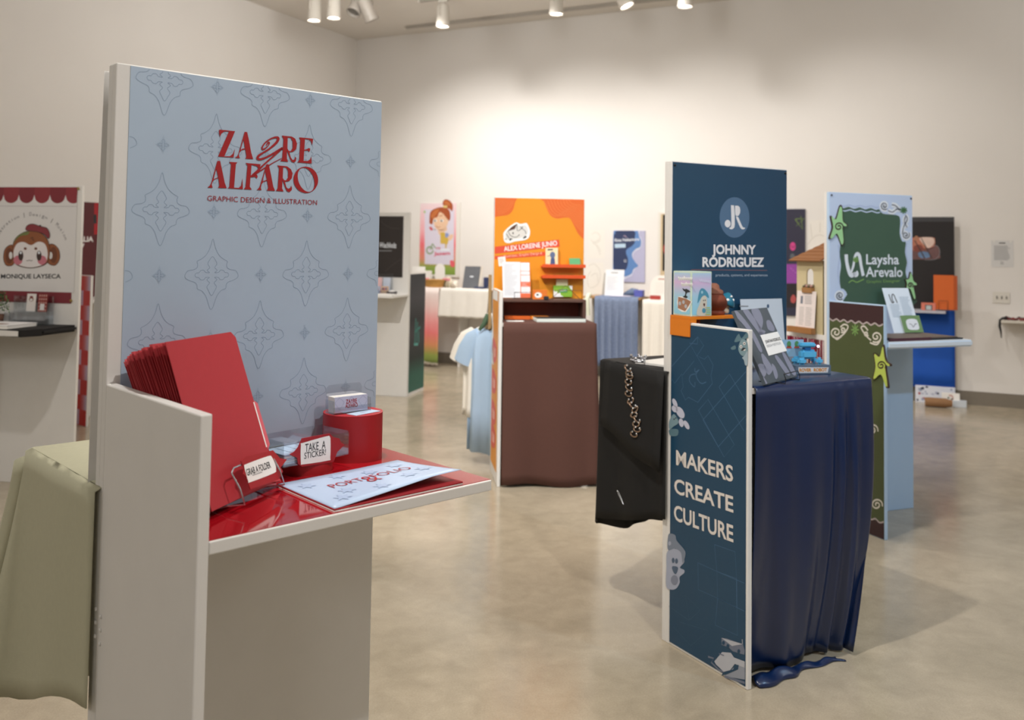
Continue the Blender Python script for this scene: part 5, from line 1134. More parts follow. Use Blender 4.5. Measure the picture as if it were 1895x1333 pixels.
b = MB(); b.prism(M @ Matrix.Rotation(PI/2, 4, 'X'), [(0, 0), (.36, 0), (.36, .27), (.12, .27)] + [(.12 - .12*math.sin(a), .15 + .12*math.cos(a)) for a in [PI/2*k/6 for k in range(7)]], -.003, 0, mat('#ece6df', .5, .02)); P = wallplane(M, 0, -.0004, 0); b.lines(P, .09, .19, .235, .01, 1, mat('#b8897c', .5), 1, .014, 0); b.lines(P, .06, .3, .185, .018, 7, mat('#dcd6d0', .5), 1, .004); obj('sheet', b, t)
M = wp(0) @ FR((4.34, -.385, zt4+.0075)); obj('red_label', MB().bbox(M, 0, .12, 0, .012, 0, .045, mat('#a83a34', .5, .05), .002), M=M, label='small red label block at the foot of the rounded white sheet', cat='label')

# tulip poster, its table, runner, white cloth and small goods
z = ZW(.02, 765, 360, 7.21); a = z(95, 118); c = z(582, 1075); GPx0, GPx1, GPz1, GPz0 = a[0], z(600, 118)[0], a[1], z(95, 1060)[1]
TUL = ramp_mat(((0, '#7d9a3e'), (.10, '#8fa64e'), (.22, '#d98a70'), (.42, '#e8707a'), (.62, '#ecaeb6'), (1, '#ead5da')), 0, GPz1-GPz0, .5)
M = wp(0) @ FR((GPx0, -.0005, GPz0)); t = thing('tulip_poster', 'pink and green poster with a red-haired cartoon figure on the back wall', 'poster', M)
obj('board', MB().box(M, -.01, GPx1-GPx0+.03, -.018, 0, -.03, GPz1-GPz0+.004, mat('#e3dfd8', .5, .02)), t)
b = MB(); b.box(M, 0, GPx1-GPx0-.03, -.0195, -.0185, 0, GPz1-GPz0, TUL); P = wallpl(.0204); z = ZV(P, 765, 360, 7.21)
z.poly(b, [[(150,200),(545,205),(538,940),(150,930)]], mat('#d9d3e4', .5, .02), 1)
z.smooth(b, [[(150,215),(165,235),(150,250),(135,232)]], mat('#a3c47a', .5), 2)
SKN = mat('#e8c3a4', .5, .03); HAIR = mat('#a4512a', .5, .12, 30); HAIR2 = mat('#c2703a', .5, .1, 30)
z.smooth(b, [[(265,300),(330,230),(440,260),(468,350),(440,430),(390,480),(330,480),(285,430),(268,360)]], SKN, 3)
z.smooth(b, [[(215,370),(225,240),(290,190),(380,170),(470,200),(495,280),(480,350),(430,300),(400,260),(350,235),(320,300),(270,320),(255,395),(225,390)]], HAIR, 4); z.smooth(b, [[(390,120),(420,68),(480,80),(525,140),(518,225),(480,190),(430,180)]], HAIR, 4); z.smooth(b, [[(410,110),(440,85),(480,110),(490,150),(450,140)]], HAIR2, 5); z.smooth(b, [[(230,300),(270,220),(340,195),(320,250),(270,310)]], HAIR2, 5); z.smooth(b, [[(400,150),(450,150),(448,178),(402,176)]], mat('#d9c07a', .5), 6)
for x in (292, 380): b.poly(P, [z.L(ell(x, 350, 24, 16, 14))], LWH, 5); b.poly(P, [z.L(ell(x-4, 352, 11, 13, 12))], mat('#5a4a3a', .5), 6)
z.line(b, [(345,290),(390,280)], .008, HAIR, 6); z.line(b, [(300,420),(330,440),(360,430)], .006, mat('#a45a4a', .5), 6, 3)
z.smooth(b, [[(330,480),(390,460),(440,430),(445,480),(390,510),(350,540)]], SKN, 3); z.poly(b, [[(360,510),(420,505),(468,600),(460,660),(362,655)]], mat('#cfae4c', .5, .05), 4); z.smooth(b, [[(430,520),(460,515),(475,550),(440,580),(425,555)]], mat('#8c9ccb', .5, .05), 5); z.smooth(b, [[(480,545),(530,535),(520,590),(470,620),(440,600)]], SKN, 3); z.poly(b, [[(420,655),(450,655),(440,720),(425,720)]], mat('#c9ad6a', .5), 3)
z.poly(b, [[(355,728),(485,728),(485,750),(365,750)]], LWH, 3); z.smooth(b, [[(212,440),(240,432),(258,470),(235,480)]], mat('#cc4a58', .5), 5); z.line(b, [(240,460),(300,475)], .006, mat('#6b7a4a', .5), 4)
z.line(b, ell(220, 745, 42, 45, 20), .02, mat('#8fa380', .5), 4); z.line(b, [(225,740),(255,660),(280,700),(300,710)], .016, mat('#8fa380', .5), 4, 3)
z.text(b, 'na', (305,732), (362,728), 38, mat('#c96a80', .5), 4, .02); z.text(b, 'Jasem', (275,812), (492,805), 44, mat('#cf5a74', .5), 4, .03); z.smooth(b, [[(490,890),(525,880),(555,925),(540,970),(500,960)]], mat('#e2646c', .5), 5)
obj('print', b, t)
zt5 = .975
wtable('table', 'white cloth table below the pink and green poster', 1.25, 2.37, zt5, .44, (.56, 1.05))
hang('white_tablecloth', 'short white cloth over the table below the cartoon poster', 1.68, 2.36, .454, zt5 + .001, .63, mat('#efebe4', .8, .03), .006, 3, sway=-.03)
RUN = ramp_mat(((0, '#f1ede8'), (.07, '#f1ede8'), (.075, '#7d9148'), (.16, '#8fa04e'), (.30, '#dd9468'), (.45, '#ee7f80'), (.62, '#f2a5a6'), (.8, '#f0cfcc'), (1, '#f1e3df')), .02 - zt5, 0, .6, noise=.06)
r_ = hang('printed_runner', 'pink to green gradient runner hanging to the floor from the white table', 1.30, 1.66, .452, zt5 + .001, .035, RUN, .004, 1.5)
q = ZW(.25)
def ontab(px, y): return wp(0) @ FR((ZW(y)(px, 530)[0], -y, zt5 + .0075))
M = ontab(855, .28) @ FR((0, 0, 0), 0, -.25)
t = thing('garment_bag', 'grey glossy garment in a clear bag standing on the white cloth', 'bag', M); b = MB(); b.bbox(M, 0, .22, 0, .012, 0, .28, mat('#676a70', .3, .15, 12), .004); obj('bag', b, t); P = wallplane(M, 0, -.0005, 0); b = MB(); b.poly(P, [[(.09,.14),(.14,.14),(.14,.155),(.09,.155)]], LWH, 1); obj('sticker', b, t)
obj('backing_card', MB().box(M, .005, .25, .0125, .016, 0, .285, mat('#d9d0c4', .5)), t)
M = ontab(786, .33); t = thing('wicker_basket', 'golden wicker basket on the table below the cartoon poster', 'basket', M)
b = MB(); prof = [(.10, 0)] + [(.10 + .03*f + .003*math.sin(f*40), .09*f) for f in [k/12 for k in range(13)]] + [(.12, .088), (.09, .006), (.001, .004)]; BK = mat('#b98a45', .7, .2, 90, .4, 150)
b.lathe(M @ Matrix.Translation((.14, .0, 0)) @ Matrix.Diagonal((1.15, .75, 1, 1)), [(.001, 0)] + prof, BK, 26); obj('body', b, t)
b = MB(); b.tube(M @ Matrix.Translation((.14, 0, .09)) @ Matrix.Diagonal((1.15, .75, 1, 1)), [(.128*math.cos(a), .128*math.sin(a), 0) for a in [2*PI*k/30 for k in range(30)]], .007, BK, 7, True); obj('rim', b, t)
for px, y, sz, h, lab in ((772, .22, .24, .20, 'white box at the left back of the white table'), (768, .16, .20, .25, 'taller white sheet standing behind the left box')):
    M = ontab(px, y); obj('white_box' if sz > .2 else 'white_sheet', MB().bbox(M, -.05, sz-.05, 0, .05 if sz > .2 else .004, 0, h, PAPER, .002), M=M, label=lab, cat='box' if sz > .2 else 'paper')
M = ontab(803, .15); M = M @ FR((0, 0, .0), 0, 0); t = thing('arched_sign', 'white arched card sign on a wooden block behind the basket', 'sign', M); obj('block', MB().bbox(M, .02, .14, 0, .06, 0, .09, mat('#a37a4f', .6, .1), .003), t)
b = MB(); b.prism(M @ FR((.0, .02, .09)) @ Matrix.Rotation(PI/2, 4, 'X'), [(0, 0), (.145, 0), (.145, .13)] + [(.0725 + .0725*math.cos(a), .13 + .0725*math.sin(a)) for a in [PI*k/12 for k in range(1, 12)]] + [(0, .13)], -.004, 0, PAPER); obj('arch_card', b, t)
for i, (px, y) in enumerate(((783, .36), (790, .37), (823, .30), (829, .33))):
    M = ontab(px, y); b = MB()
    for k in range(5): b.ball(M, (.018*math.cos(k*1.26), .018*math.sin(k*1.26), .10 + (.0 if i > 1 else .0)), .014, mat('#d98c92', .7, .1), 7, (1, 1, 1.3))
    b.tube(M, [(0, 0, 0), (0, 0, .1)], .004, mat('#7f8c5a', .7), 6); obj('tulip', b, M=M, label='small pink paper tulip by the wicker basket', cat='flower', group='pink tulips by the basket')
for px, y, r, h, c, lab in ((829, .24, .05, .13, '#e6ddc8', 'round cream jar right of the wicker basket'), (842, .22, .035, .09, '#efe9dc', 'small white jar beside the grey garment bag'), (838, .36, .03, .04, '#a89a88', 'low taupe dish on the white cloth')):
    M = ontab(px, y); t = thing('jar', lab, 'jar', M); obj('body', MB().lathe(M, [(.001, 0), (r, 0), (r*1.05, h*.5), (r*.9, h*.85), (.001, h*.85)], mat(c, .5, .05), 18), t); obj('lid', MB().lathe(M, [(.001, h*.851), (r*.7, h*.851), (r*.7, h), (.001, h)], mat(c, .6, .06), 18), t)
M = ontab(880, .33); t = thing('navy_pouch', 'navy blue striped pouch lying at the right of the white cloth', 'pouch', M)
b = MB(); b.bbox(M, -.02, .12, 0, .12, 0, .022, mat('#3f4a6c', .7, .2, 60), .006); obj('body', b, t); obj('flap', MB().bbox(M, .08, .125, .05, .115, .0225, .14, mat('#2f3a60', .7, .1), .006), t)

# shirts on the rail behind the orange kiosk
hx = KA2 @ FR((W+.012, -.18, 1.0)); HW = KA2 @ Matrix.Identity(4)
t = thing('clamp_hook', 'green clamp hook holding hangers on the wooden rail', 'hook', hx)
b = MB(); GR = mat('#4f6a54', .6, .1); b.tube(KA2, [(W+.022, -.08, 1.03), (W+.03, -.085, .995), (W+.045, -.10, .96), (W+.075, -.12, .92)], [.016, .022, .018, .012], GR, 8); b.tube(KA2, [(W+.03, -.085, .99), (W+.02, -.15, .975), (W+.02, -.20, .97)], .009, GR, 7); obj('hook', b, t)
SHB = mat('#a9c3de', .8, .04, 20, .1, 300); SHW = mat('#e9e4da', .8, .03, 20)
def shirt(ypos, mt, lab, drop, xoff=-.03, rz_=-.75):
    zt = .965; M = KA2 @ FR((W + xoff, ypos, zt), rz_)          # hangs in the local x-z plane, facing the room's front
    h = thing('hanger', 'wooden clothes hanger carrying the ' + lab.split(' t-shirt')[0].split('the ')[-1] + ' shirt', 'hanger', M)
    WD = mat('#c29a68', .5, .08)
    b = MB(); b.tube(M, [(-.19, 0, -.10), (-.09, 0, -.055), (-.012, 0, -.018), (.012, 0, -.018), (.09, 0, -.055), (.19, 0, -.10)], [.010, .012, .013, .013, .012, .010], WD, 8); obj('bar', b, h)
    b = MB(); b.tube(M, [(0, 0, -.01), (0, 0, .01), (.012, 0, .026), (.004, 0, .040), (-.012, 0, .034)], .0022, CHROME, 6); obj('metal_hook', b, h)
    # body: rings of an open tube, front and back
    n = 60; b = MB(); rows = []
    prof = [(-.035, .085), (-.06, .14), (-.10, .195), (-.17, .21), (-.30, .205), (-.45, .205), (-.60, .21), (-drop, .215)]
    for k, (z_, w_) in enumerate(prof):
        r = []
        for i in range(n):
            a = 2*PI*i/n; f = min(1, k/3); fold = .016*f*math.sin(7*a + .25*k) + .006*f*math.sin(15*a)
            r.append((w_*math.cos(a), (.03 + .035*f)*math.sin(a) + fold, z_ - (.02*(1 - abs(math.cos(a))) if k == 0 else 0)))
        rows.append(r)
    b.grid(M, rows, mt, True, True); s = thing('t_shirt', lab, 'shirt', M); obj('body', b, s, thick=.0025)
    for sg in (-1, 1):
        b = MB(); b.tube(M @ Matrix.Diagonal((1, .5, 1, 1)), [(sg*.13, 0, -.085), (sg*.19, 0, -.13), (sg*.235, 0, -.20), (sg*.265, 0, -.29)], [.055, .075, .082, .088], mt, 16); obj('sleeve', b, s)
    b = MB(); b.tube(M, [(.085*math.cos(a), .036*math.sin(a), -.05 - .018*abs(math.cos(a))) for a in [2*PI*k/24 for k in range(24)]], .006, mt, 6, True); obj('collar', b, s)
shirt(-.10, SHB, 'light blue t-shirt hanging beside the orange kiosk', .88)
shirt(-.19, SHW, 'white t-shirt hanging just behind the light blue one', .66, .0)

# ================================================================== dark poster kiosk at left of centre and its partner
K1 = FR((-1.017 - W*math.cos(-.25), 9.05 - W*math.sin(-.25), 0), -.25)
k1 = kiosk('black_poster_kiosk', 'white kiosk with black poster partly hidden by the foreground kiosk', K1)
P1 = wallplane(K1, 0, -.0016, 0); z = ZV(P1, 695, 385, 6.832); a = z(355, 105); c = z(330, 880)
b = MB(); b.box(P1, .06, a[0], c[1], a[1], -.0012, 0, mat('#2b2523', .45, .1, 6)); z.text(b, 'Wachholz', (45,500), (262,505), 66, LWH, 1, .02); z.line(b, [(-160,540),(205,542)], .008, GREYINK, 1)
z.line(b, [(60,160),(160,240),(300,260)], .012, mat('#37302e', .5), 1, 4); z.line(b, [(120,800),(220,720),(330,640)], .012, mat('#37302e', .5), 1, 4)
obj('black_print', b, k1, label='black print with white lettering')
M = seat(K1, .30, -.16, SH+.0004, 0, 0); t = thing('card_rack', 'clear rack of colourful cards on the white shelf, left of centre', 'card rack', M)
b = MB(); A = acrylic(); b.box(M, -.1, .17, 0, .11, 0, .003, A); b.box(M, -.1, .17, .105, .11, .003, .20, A); b.box(M, -.1, .17, 0, .003, .003, .04, A); obj('acrylic_body', b, t)
cols = ('#d8dbe4', '#e0b9bb', '#c5cfe0', '#e4e0d4', '#a9b5cc', '#caa98d')
for k in range(6):
    MM = M @ FR((-.09 + .088*(k % 3), .05 - .04*(k//3)*1.0, .0035 + .0*(k//3)), 0, -.12); b = MB(); b.box(MM, 0, .075, 0, .004, 0, .16 - .085*(k//3), mat(cols[k], .5, .04)); P = wallplane(MM, 0, -.0004, 0)
    for j in range(3): b.poly(P, [ell(.015 + .045*R.random(), .015 + .04*R.random(), .010, .012, 9)], mat(('#8a9a5a', '#b8606c', '#5f6a90', '#44506a')[(k + j) % 4], .5), 1 + .1*j)
    obj('greeting_card', b, M=MM, label='small illustrated greeting card in the clear rack', cat='card', group='greeting cards in the clear rack')
M = seat(K1, .52, -.20, SH+.0004); t = thing('round_badge_dish', 'small dark dish of white badges on the white shelf', 'dish', M); obj('dish', MB().lathe(M, [(.001, 0), (.045, 0), (.055, .03), (.05, .032), (.001, .02)], mat('#4a4648', .5, .1), 18), t); obj('badges', MB().ball(M, (0, 0, .032), .026, PAPER, 10, (1.2, 1, .4)), t)
M = seat(K1, .44, -.38, SH+.0004, -.1); obj('white_booklet', MB().bbox(M, 0, .16, 0, .1, 0, .015, PAPER, .002), M=M, label='white booklet at the front corner of the white shelf', cat='booklet')
K1B = K1 @ Matrix.Translation((W, 2*T, 0)) @ Matrix.Rotation(PI, 4, 'Z')
t = thing('teal_kiosk', 'kiosk with dark teal gradient side, seen from its back at left of centre', 'display kiosk', K1B)
obj('back_panel', MB().box(K1B, 0, W, 0, T-.0005, 0, H, WHITE), t); obj('side_panel', MB().box(K1B, 0, T, -D-.04, 0, 0, HS, WHITE), t); obj('shelf', MB().box(K1B, T, W, -D, 0, SH-.021, SH, WHITE), t)
PT = sideplane(K1B); TEALG = ramp_mat(((0, '#4f8f7f'), (.16, '#4a8a7a'), (.3, '#3f4a48'), (.5, '#575257'), (.62, '#2f3236'), (.8, '#5a5960'), (1, '#3c3f45')), 0, HS, .45)
b = MB(); b.box(PT, .004, D+.036, .03, HS-.005, -.0012, 0, TEALG); 
for q in ([(.16,.50),(.18,.76)], [(.22,.52),(.23,.72)], [(.15,.62),(.32,.66)], [(.28,.50),(.27,.62)], [(.14,.50),(.26,.49)]): b.stroke(PT, q, .028, mat('#4fa39a', .5), 1); obj('side_banner', b, t, label='dark grey to teal printed side banner')

# ================================================================== kiosk at the left edge of the photo, and the red one behind it
yM = -.2; KM = FR((-2.64 - W*math.cos(yM), 5.57 - W*math.sin(yM), 0), yM)
t = thing('monkey_kiosk', 'white kiosk with monkey face banner and black shelf at the left edge', 'display kiosk', KM); mz = .972
obj('back_panel', MB().box(KM, 0, W, 0, T, 0, H, WHITE), t, bevel=.002); obj('side_panel', MB().box(KM, 0, T, -D, 0, 0, HS, WHITE), t); obj('shelf', MB().box(KM, T, W-.05, -D, 0, mz-.03, mz, WHITE), t)
PM = wallplane(KM, 0, -.0036, 0); z = ZV(PM, 0, 340, 6.056); MRN = mat('#7d2a33', .6, .05, 20); MRN2 = mat('#8c3038', .6, .05, 20); VIN = mat('#dedcdb', .5, .02, 8)
b = MB(); ztop = z(880, 40)[1]; xR = z(880, 300)[0]; zlo = z(470, 1330 + 10)[1]; b.box(PM, .02, xR-.012, z(470, 1212)[1], ztop, -.0012, 0, VIN)
b.poly(PM, [[(.02, z(500,125)[1]), (xR-.012, z(500,125)[1]), (xR-.012, ztop), (.02, ztop)]], MRN, 1)
sw = z(212, 150)[0] - z(40, 150)[0]; x0s = z(40, 150)[0] - 3*sw; zz_ = z(130, 125)[1]
for k in range(9):
    xa = x0s + sw*k; pts = [(xa + sw*i/12, zz_ - .052*math.sqrt(max(0, 1 - (2*i/12 - 1)**2))) for i in range(13)] + [(xa + sw, ztop), (xa, ztop)]
    pts = clip(pts, (.021, xR-.013, .5, 1.9))
    if len(pts) > 2: b.poly(PM, [pts], (MRN, MRN2)[k % 2], 2)
b.poly(PM, [[(.02, z(400,250)[1]-.003), (xR-.012, z(400,250)[1]-.003), (xR-.012, z(400,250)[1]), (.02, z(400,250)[1])]], mat('#b3aeb0', .6), 1)
b.box(PM, .02, xR-.03, z(470,1335)[1], z(470,1212)[1], -.0012, .0, MRN)
cxy = (350, 820)
def arctext(txt, cx, cy, r, a0, a1, h, mt):
    n = len(txt)
    for i, chh in enumerate(txt):
        if chh == ' ': continue
        a = a0 + (a1 - a0)*(i + .5)/n; px, py = cx + r*math.cos(a), cy - r*math.sin(a); tx, ty = math.sin(a), math.cos(a)
        w_ = h*.62 if chh not in 'lIi|' else h*.16
        p0 = z(px - tx*w_/2, py - ty*w_/2); p1 = z(px + tx*w_/2, py + ty*w_/2); up = z(px + math.cos(a)*h, py - math.sin(a)*h); o_ = z(px, py)
        b.text(PM, chh, p0, p1, math.hypot(up[0]-o_[0], up[1]-o_[1])*(.75 if chh in 'snarotioeum' else 1), mt, 2, .0)
arctext('Illustration | Design | Motion', 350, 760, 400, PI*.94, PI*.10, 42, mat('#77747a', .5))
BR1 = mat('#8f5533', .5, .04); BR2 = mat('#6f3f28', .5, .04); OUTL = mat('#3c2a26', .5)
def blob(pts, mt, lay, ol=True):
    z.smooth(b, [pts], mt, lay, 4)
    if ol: z.line(b, pts, .0035, OUTL, lay+.5, 4, True)
blob([(40,840),(55,740),(110,690),(160,710),(170,850),(140,915),(70,915)], BR1, 2); blob([(540,700),(600,680),(660,740),(670,840),(620,915),(550,900),(530,850)], BR1, 2)
b.poly(PM, [z.L(ell(105, 810, 42, 90, 20))], BR2, 3); b.poly(PM, [z.L(ell(600, 800, 42, 90, 20))], BR2, 3); b.poly(PM, [z.L(ell(122, 805, 20, 40, 16))], VIN, 4); b.poly(PM, [z.L(ell(570, 805, 20, 40, 16))], VIN, 4)
blob([(145,700),(180,610),(260,550),(350,530),(450,550),(530,620),(558,720),(550,840),(500,910),(350,945),(200,915),(150,840)], BR1, 5); z.smooth(b, [[(150,680),(190,600),(260,552),(330,540),(310,575),(240,585),(190,620)]], mat('#6f7a45', .5), 6, 3)
z.smooth(b, [[(160,740),(200,670),(270,655),(350,690),(430,652),(500,670),(532,740),(535,830),(490,905),(345,940),(200,905),(158,830)]], mat('#e4dfdf', .5, .01), 7, 4)
blob([(292,515),(310,470),(370,452),(460,480),(530,500),(562,570),(545,615),(500,570),(420,540),(340,530)], mat('#86323a', .5, .04), 8)
for x in (205, 475): b.poly(PM, [z.L(ell(x, 858, 50, 52, 20))], mat('#c67684', .5, .03), 8)
for x in (238, 442): b.poly(PM, [z.L(ell(x, 808, 28, 56, 20))], OUTL, 9); b.poly(PM, [z.L(ell(x, 775, 12, 16, 12))], LWH, 10)
for x in (287, 405): b.poly(PM, [z.L(ell(x, 728, 17, 15, 12))], BR2, 8)
z.line(b, [(298,860),(315,866),(333,855),(350,866),(368,858)], .003, OUTL, 8, 3); z.line(b, [(345,615),(375,600),(365,625),(385,640)], .004, OUTL, 8); b.poly(PM, [z.L(ell(455, 472, 12, 10, 8))], OUTL, 9)
z.text(b, 'MONIQUE LAYSECA', (10,1062), (682,1062), 48, INK, 2, .022)
bn = obj('banner', b, t, label='white vinyl banner with monkey face and maroon scallops')
for px, py in ((880, 55), (798, 1312)):
    u, v = z(px, py); obj('grommet', MB().tube(PM @ FR((u, v, .003)), [(.006*math.cos(a), .006*math.sin(a), 0) for a in [2*PI*k/14 for k in range(14)]], .0028, mat('#b9a15a', .3, .05, metal=.9), 6, True), t)
SB = mat('#141314', .85, .1, 60, .3, 200)
b = MB(); rows = []; n = 14
for k in range(8):
    a = -PI*.35 + PI*1.35*k/7
    rows.append([(T + .10 + (W + .006 - T - .10)*i/n, -.003 - (D + .004)*.0 - 0, 0) for i in range(n+1)])
b.bbox(KM, T+.004, W+.006, -D+.10, -.003, mz-.034, mz+.006, SB, .014); b.prism(KM @ Matrix.Translation((0, 0, mz+.0005)), [(T+.004, -D+.099), (W-.05, -D-.004), (W+.004, -D+.099)], -.034, .0055, SB)
cl = obj('shelf_cloth', b, M=KM, label='black cloth wrapped round the shelf of the monkey banner kiosk', cat='cloth')
zc = mz + .0065
M = seat(KM, .06, -.40, zc, .0); t = thing('sketchbook', 'white sketchbook with a brown drawing lying on the black shelf', 'book', M); obj('pages', MB().bbox(M, 0, .40, 0, .24, 0, .018, PAPER, .002), t); obj('cover', MB().box(M, 0, .402, -.002, .242, .0185, .0215, mat('#efeeee', .5, .02)), t)
b = MB(); b.poly(M @ Matrix.Translation((0, 0, .0217)), [sm([(.20,.03),(.30,.05),(.34,.09),(.27,.11),(.21,.08)], 3)], mat('#7d4a34', .5, .1), 1); obj('drawing', b, t)
M = seat(KM, .27, -.11, zc); t = thing('card_holder', 'clear two-slot holder with small cards on the black shelf', 'card holder', M); b = MB(); b.box(M, -.08, .20, 0, .08, 0, .003, A); b.box(M, -.08, .20, 0, .003, .003, .075, A); b.box(M, -.08, .20, .04, .043, .003, .08, A); b.box(M, -.08, .20, .077, .08, .003, .17, A)
obj('acrylic_body', b, t)
for k, (x, c_, lab) in enumerate(((.03, '#e4dfda', 'white card with a tiny face in the clear holder'), (.11, '#8a3a34', 'dark red patterned card in the clear holder'))):
    MM = M @ FR((x, .05, .075), 0, -.08); b = MB(); b.box(MM, 0, .062, 0, .004, 0, .11, mat(c_, .5, .04)); P = wallplane(MM, 0, -.0005, 0)
    if k == 0: b.poly(P, [ell(.031, .075, .016, .014, 14)], BR1, 1); b.poly(P, [ell(.031, .072, .011, .009, 12)], VIN, 2); b.poly(P, [ell(.031, .09, .012, .006, 12)], MRN, 3)
    else:
        for i in range(4):
            for j in range(5): b.poly(P, [ell(.009 + .015*i, .012 + .022*j, .0045, .005, 8)], mat('#caa79d', .5), 1)
        b.poly(P, [[(.016, .012), (.046, .012), (.046, .05), (.016, .05)]], VIN, 2)
    obj('business_card', b, M=MM, label=lab, cat='card')
M = seat(KM, .17, -.15, zc); t = thing('potted_plant', 'small bushy green plant on the black shelf at the left edge', 'plant', M)
obj('pot', MB().lathe(M, [(.001, 0), (.035, 0), (.045, .06), (.04, .062), (.001, .055)], mat('#6a4a3a', .7, .1), 18), t)
b = MB(); LG = [mat(h, .6, .1) for h in ('#3d5a35', '#54743f', '#6c8a52', '#2f4a2c')]
for k in range(420):
    a, e_, r = R.random()*2*PI, R.uniform(-.6, 1.5), .035 + .045*R.random()
    p = Vector((r*math.cos(a)*math.cos(e_), r*math.sin(a)*math.cos(e_), .125 + r*1.05*math.sin(e_))); MM = M @ Matrix.Translation(p) @ Matrix.Rotation(R.random()*6, 4, 'Z') @ Matrix.Rotation(R.uniform(-1.2, 1.2), 4, 'X')
    b.add(MM, [(0, 0, 0), (.006, .006, .002), (0, .015, 0), (-.006, .006, .002)], [(0, 1, 2, 3)], LG[k % 4])
obj('foliage', b, t)
yR = .95; o = atz(112, 600, .95); oR = aty(112, 700, 7.6); KR = FR((oR.x, oR.y, 0), yR)
kr = kiosk('red_kiosk', 'kiosk with maroon banner and red checker side behind the monkey kiosk', KR)
PR = wallplane(KR, 0, -.0016, 0); b = MB(); b.box(PR, .003, W-.003, SH+.003, H-.004, -.0012, 0, mat('#581e24', .5, .05, 10)); z = ZV(PR, 0, 320, 3.508)
z.text(b, 'ALIA', (508,446), (606,446), 32, OFFW, 1, .035); z.text(b, 'V', (515,492), (548,492), 32, OFFW, 1, .035)
for px, py, r_ in ((508,660,6),(515,690,9),(512,720,7),(527,690,5)): b.poly(PR, [z.L(ell(px, py, r_, r_, 10))], mat('#c2362c', .5), 1)
z.poly(b, [[(612,195),(640,195),(640,400),(610,400)]], mat('#a81c26', .5), 1); z.poly(b, [[(608,270),(626,270),(626,330),(608,330)]], INK, 2)
obj('banner', b, kr, label='maroon vinyl banner with white lettering')
PRs = sideplane(KR); RG = ramp_mat(((0, '#b9a8c0'), (.55, '#c04a4c'), (1, '#b3211f')), 0, 1, .5); b = MB(); b.box(PRs, .003, D-.004, .003, HS-.004, -.0012, 0, mat('#b3201f', .45, .04))
for r_ in range(10):
    for c_ in range(4):
        if (r_ + c_) % 2: 
            for s_ in range(6):
                x0 = .003 + (D-.007)*(c_ + s_/6)/4; x1 = .003 + (D-.007)*(c_ + (s_+1)/6)/4; zz0 = HS - .004 - .12*(r_+1)
                if zz0 < .004: continue
                f = s_/5; col = tuple(int(a_*(1-f) + q_*f) for a_, q_ in zip((0xb3, 0x28, 0x26), (0xb4, 0xa6, 0xc0)))
                b.poly(PRs, [[(x0, zz0), (x1, zz0), (x1, zz0+.12), (x0, zz0+.12)]], mat('#%02x%02x%02x' % col, .45, .03), 1)
obj('side_banner', b, kr, label='red and lilac checkered side banner')
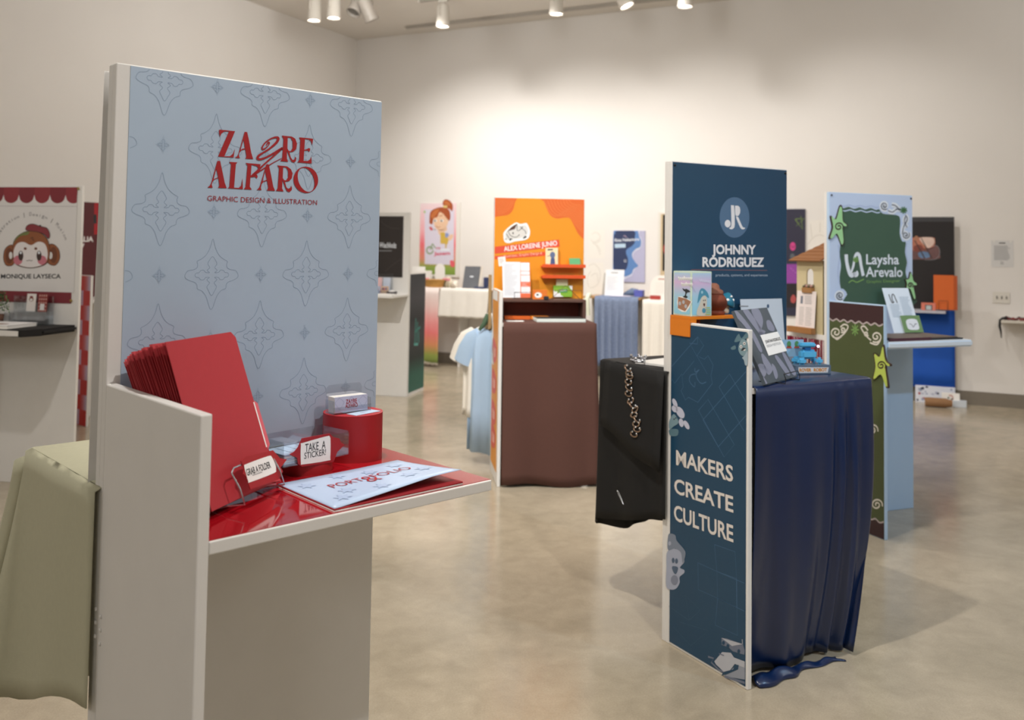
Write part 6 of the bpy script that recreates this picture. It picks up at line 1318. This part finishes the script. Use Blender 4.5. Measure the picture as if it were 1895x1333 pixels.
# ================================================================== ceiling: tracks and lamps
TRK = mat('#a9a39a', .5, .04); CAN = mat('#d8d2c8', .4, .03); CANG = mat('#9a938a', .45, .04); GLOW = mat('#fff8ee', .3, 0, emit=14.)
def track(lab, x0, x1, y, name='lighting_track', w=.035, h=.04):
    M = KB @ FR((x0, y, CE)); t = thing(name, lab, 'track', M); obj('rail', MB().box(M, 0, x1-x0, -w/2, w/2, -h, 0, TRK), t)
    for x in (0, x1-x0): obj('end_cap', MB().box(M, x-.012, x+.012, -w/2-.003, w/2+.003, -h-.003, 0, CAN), t)
track('long grey lighting track on the ceiling nearest the back wall', 1.05, 8.4, -.40)
track('second lighting track on the ceiling carrying the row of lit lamps', 1.9, 8.6, -1.42)
track('short lighting track at the ceiling corner carrying four lamps', .55, 1.95, -2.22)
def lamp(px, py, zl, aim, lit, lab, yk, mt=None, tilt=None):
    # lamp head centre at the photo's place on the vertical plane of its track
    u, v = onplane(px, py, KB @ FR((0, yk, 0)) @ Matrix.Rotation(PI/2, 4, 'X')); v = min(v, CE - .24)
    c = KB @ Vector((u, yk, v)); M0 = KB @ FR((u, yk, v))
    d = (Vector(aim) - c).normalized() if aim else (tilt or Vector((0, 0, -1))).normalized()
    q = (-d).to_track_quat('Z', 'Y').to_matrix().to_4x4(); MH = Matrix.Translation(c) @ q @ Matrix.Scale(1.28, 4)
    t = thing('track_lamp', lab, 'lamp', M0, 'lit track lamps on the ceiling' if False else None)
    m = mt or CAN
    b = MB(); b.lathe(MH, [(.001, .11), (.045, .11), (.055, .095), (.058, -.06), (.062, -.075), (.062, -.09), (.055, -.09), (.052, -.07), (.052, -.06)], m, 28); obj('housing', b, t)
    b = MB(); b.lathe(MH, [(.001, -.072 - (.02 if lit else 0)), (.03, -.070 - (.016 if lit else 0)), (.0515, -.066)], GLOW if lit else mat('#6a6660', .3), 24); obj('lens', b, t, label='glowing lens' if lit else 'dark lens')
    b = MB(); b.tube(M0, [(0, -.084, 0), (0, -.084, .12), (0, 0, .15), (0, .084, .12), (0, .084, 0)], .006, m, 6); obj('yoke', b, t)
    b = MB(); b.cyl(M0, .010, .010, .15, CE - v - .04, m, 10); b.box(M0, -.06, .06, -.016, .016, CE - v - .07, CE - v - .0405, m); obj('stem', b, t)
    return c, d
L1 = lamp(582, -2, 0, None, True, 'leftmost lit white lamp at the top edge of the photo', -2.22)
L2 = lamp(618, 10, 0, None, True, 'second lit white lamp from the left, near the ceiling corner', -2.22)
L3 = lamp(661, 8, 0, None, False, 'unlit white lamp turned left, beside the tilted one', -2.22, CANG, Vector((-.35, -.5, -1)))
L4 = lamp(681, 20, 0, None, False, 'unlit white lamp tilted to the right near the ceiling corner', -2.22, CANG, Vector((.45, .3, -1)))
L5 = lamp(820, 30, 0, None, True, 'lit white lamp hanging lowest, left of centre on the ceiling', -1.42)
L6 = lamp(1030, -4, 0, None, True, 'bright lit lamp just above the orange kiosk', -1.42)
L7 = lamp(1152, -6, 0, None, True, 'lit lamp tilted to the back wall, second from the right', -1.42, None, Vector((.45, -.15, -1)))
L8 = lamp(1268, -8, 0, None, True, 'rightmost lit lamp at the top edge of the photo', -1.42)
u = onplane(712, 3, KB @ FR((0, -1.9, 0)) @ Matrix.Rotation(PI/2, 4, 'X')); M = KB @ FR((u[0], -1.75, CE))
t = thing('smoke_detector', 'small round dark-centred detector on the ceiling near the corner lamps', 'detector', M); obj('base', MB().cyl(M, .05, .05, -.02, 0, CAN, 20), t); obj('sensor', MB().cyl(M, .02, .02, -.032, -.0201, mat('#6b5548', .5), 14), t)
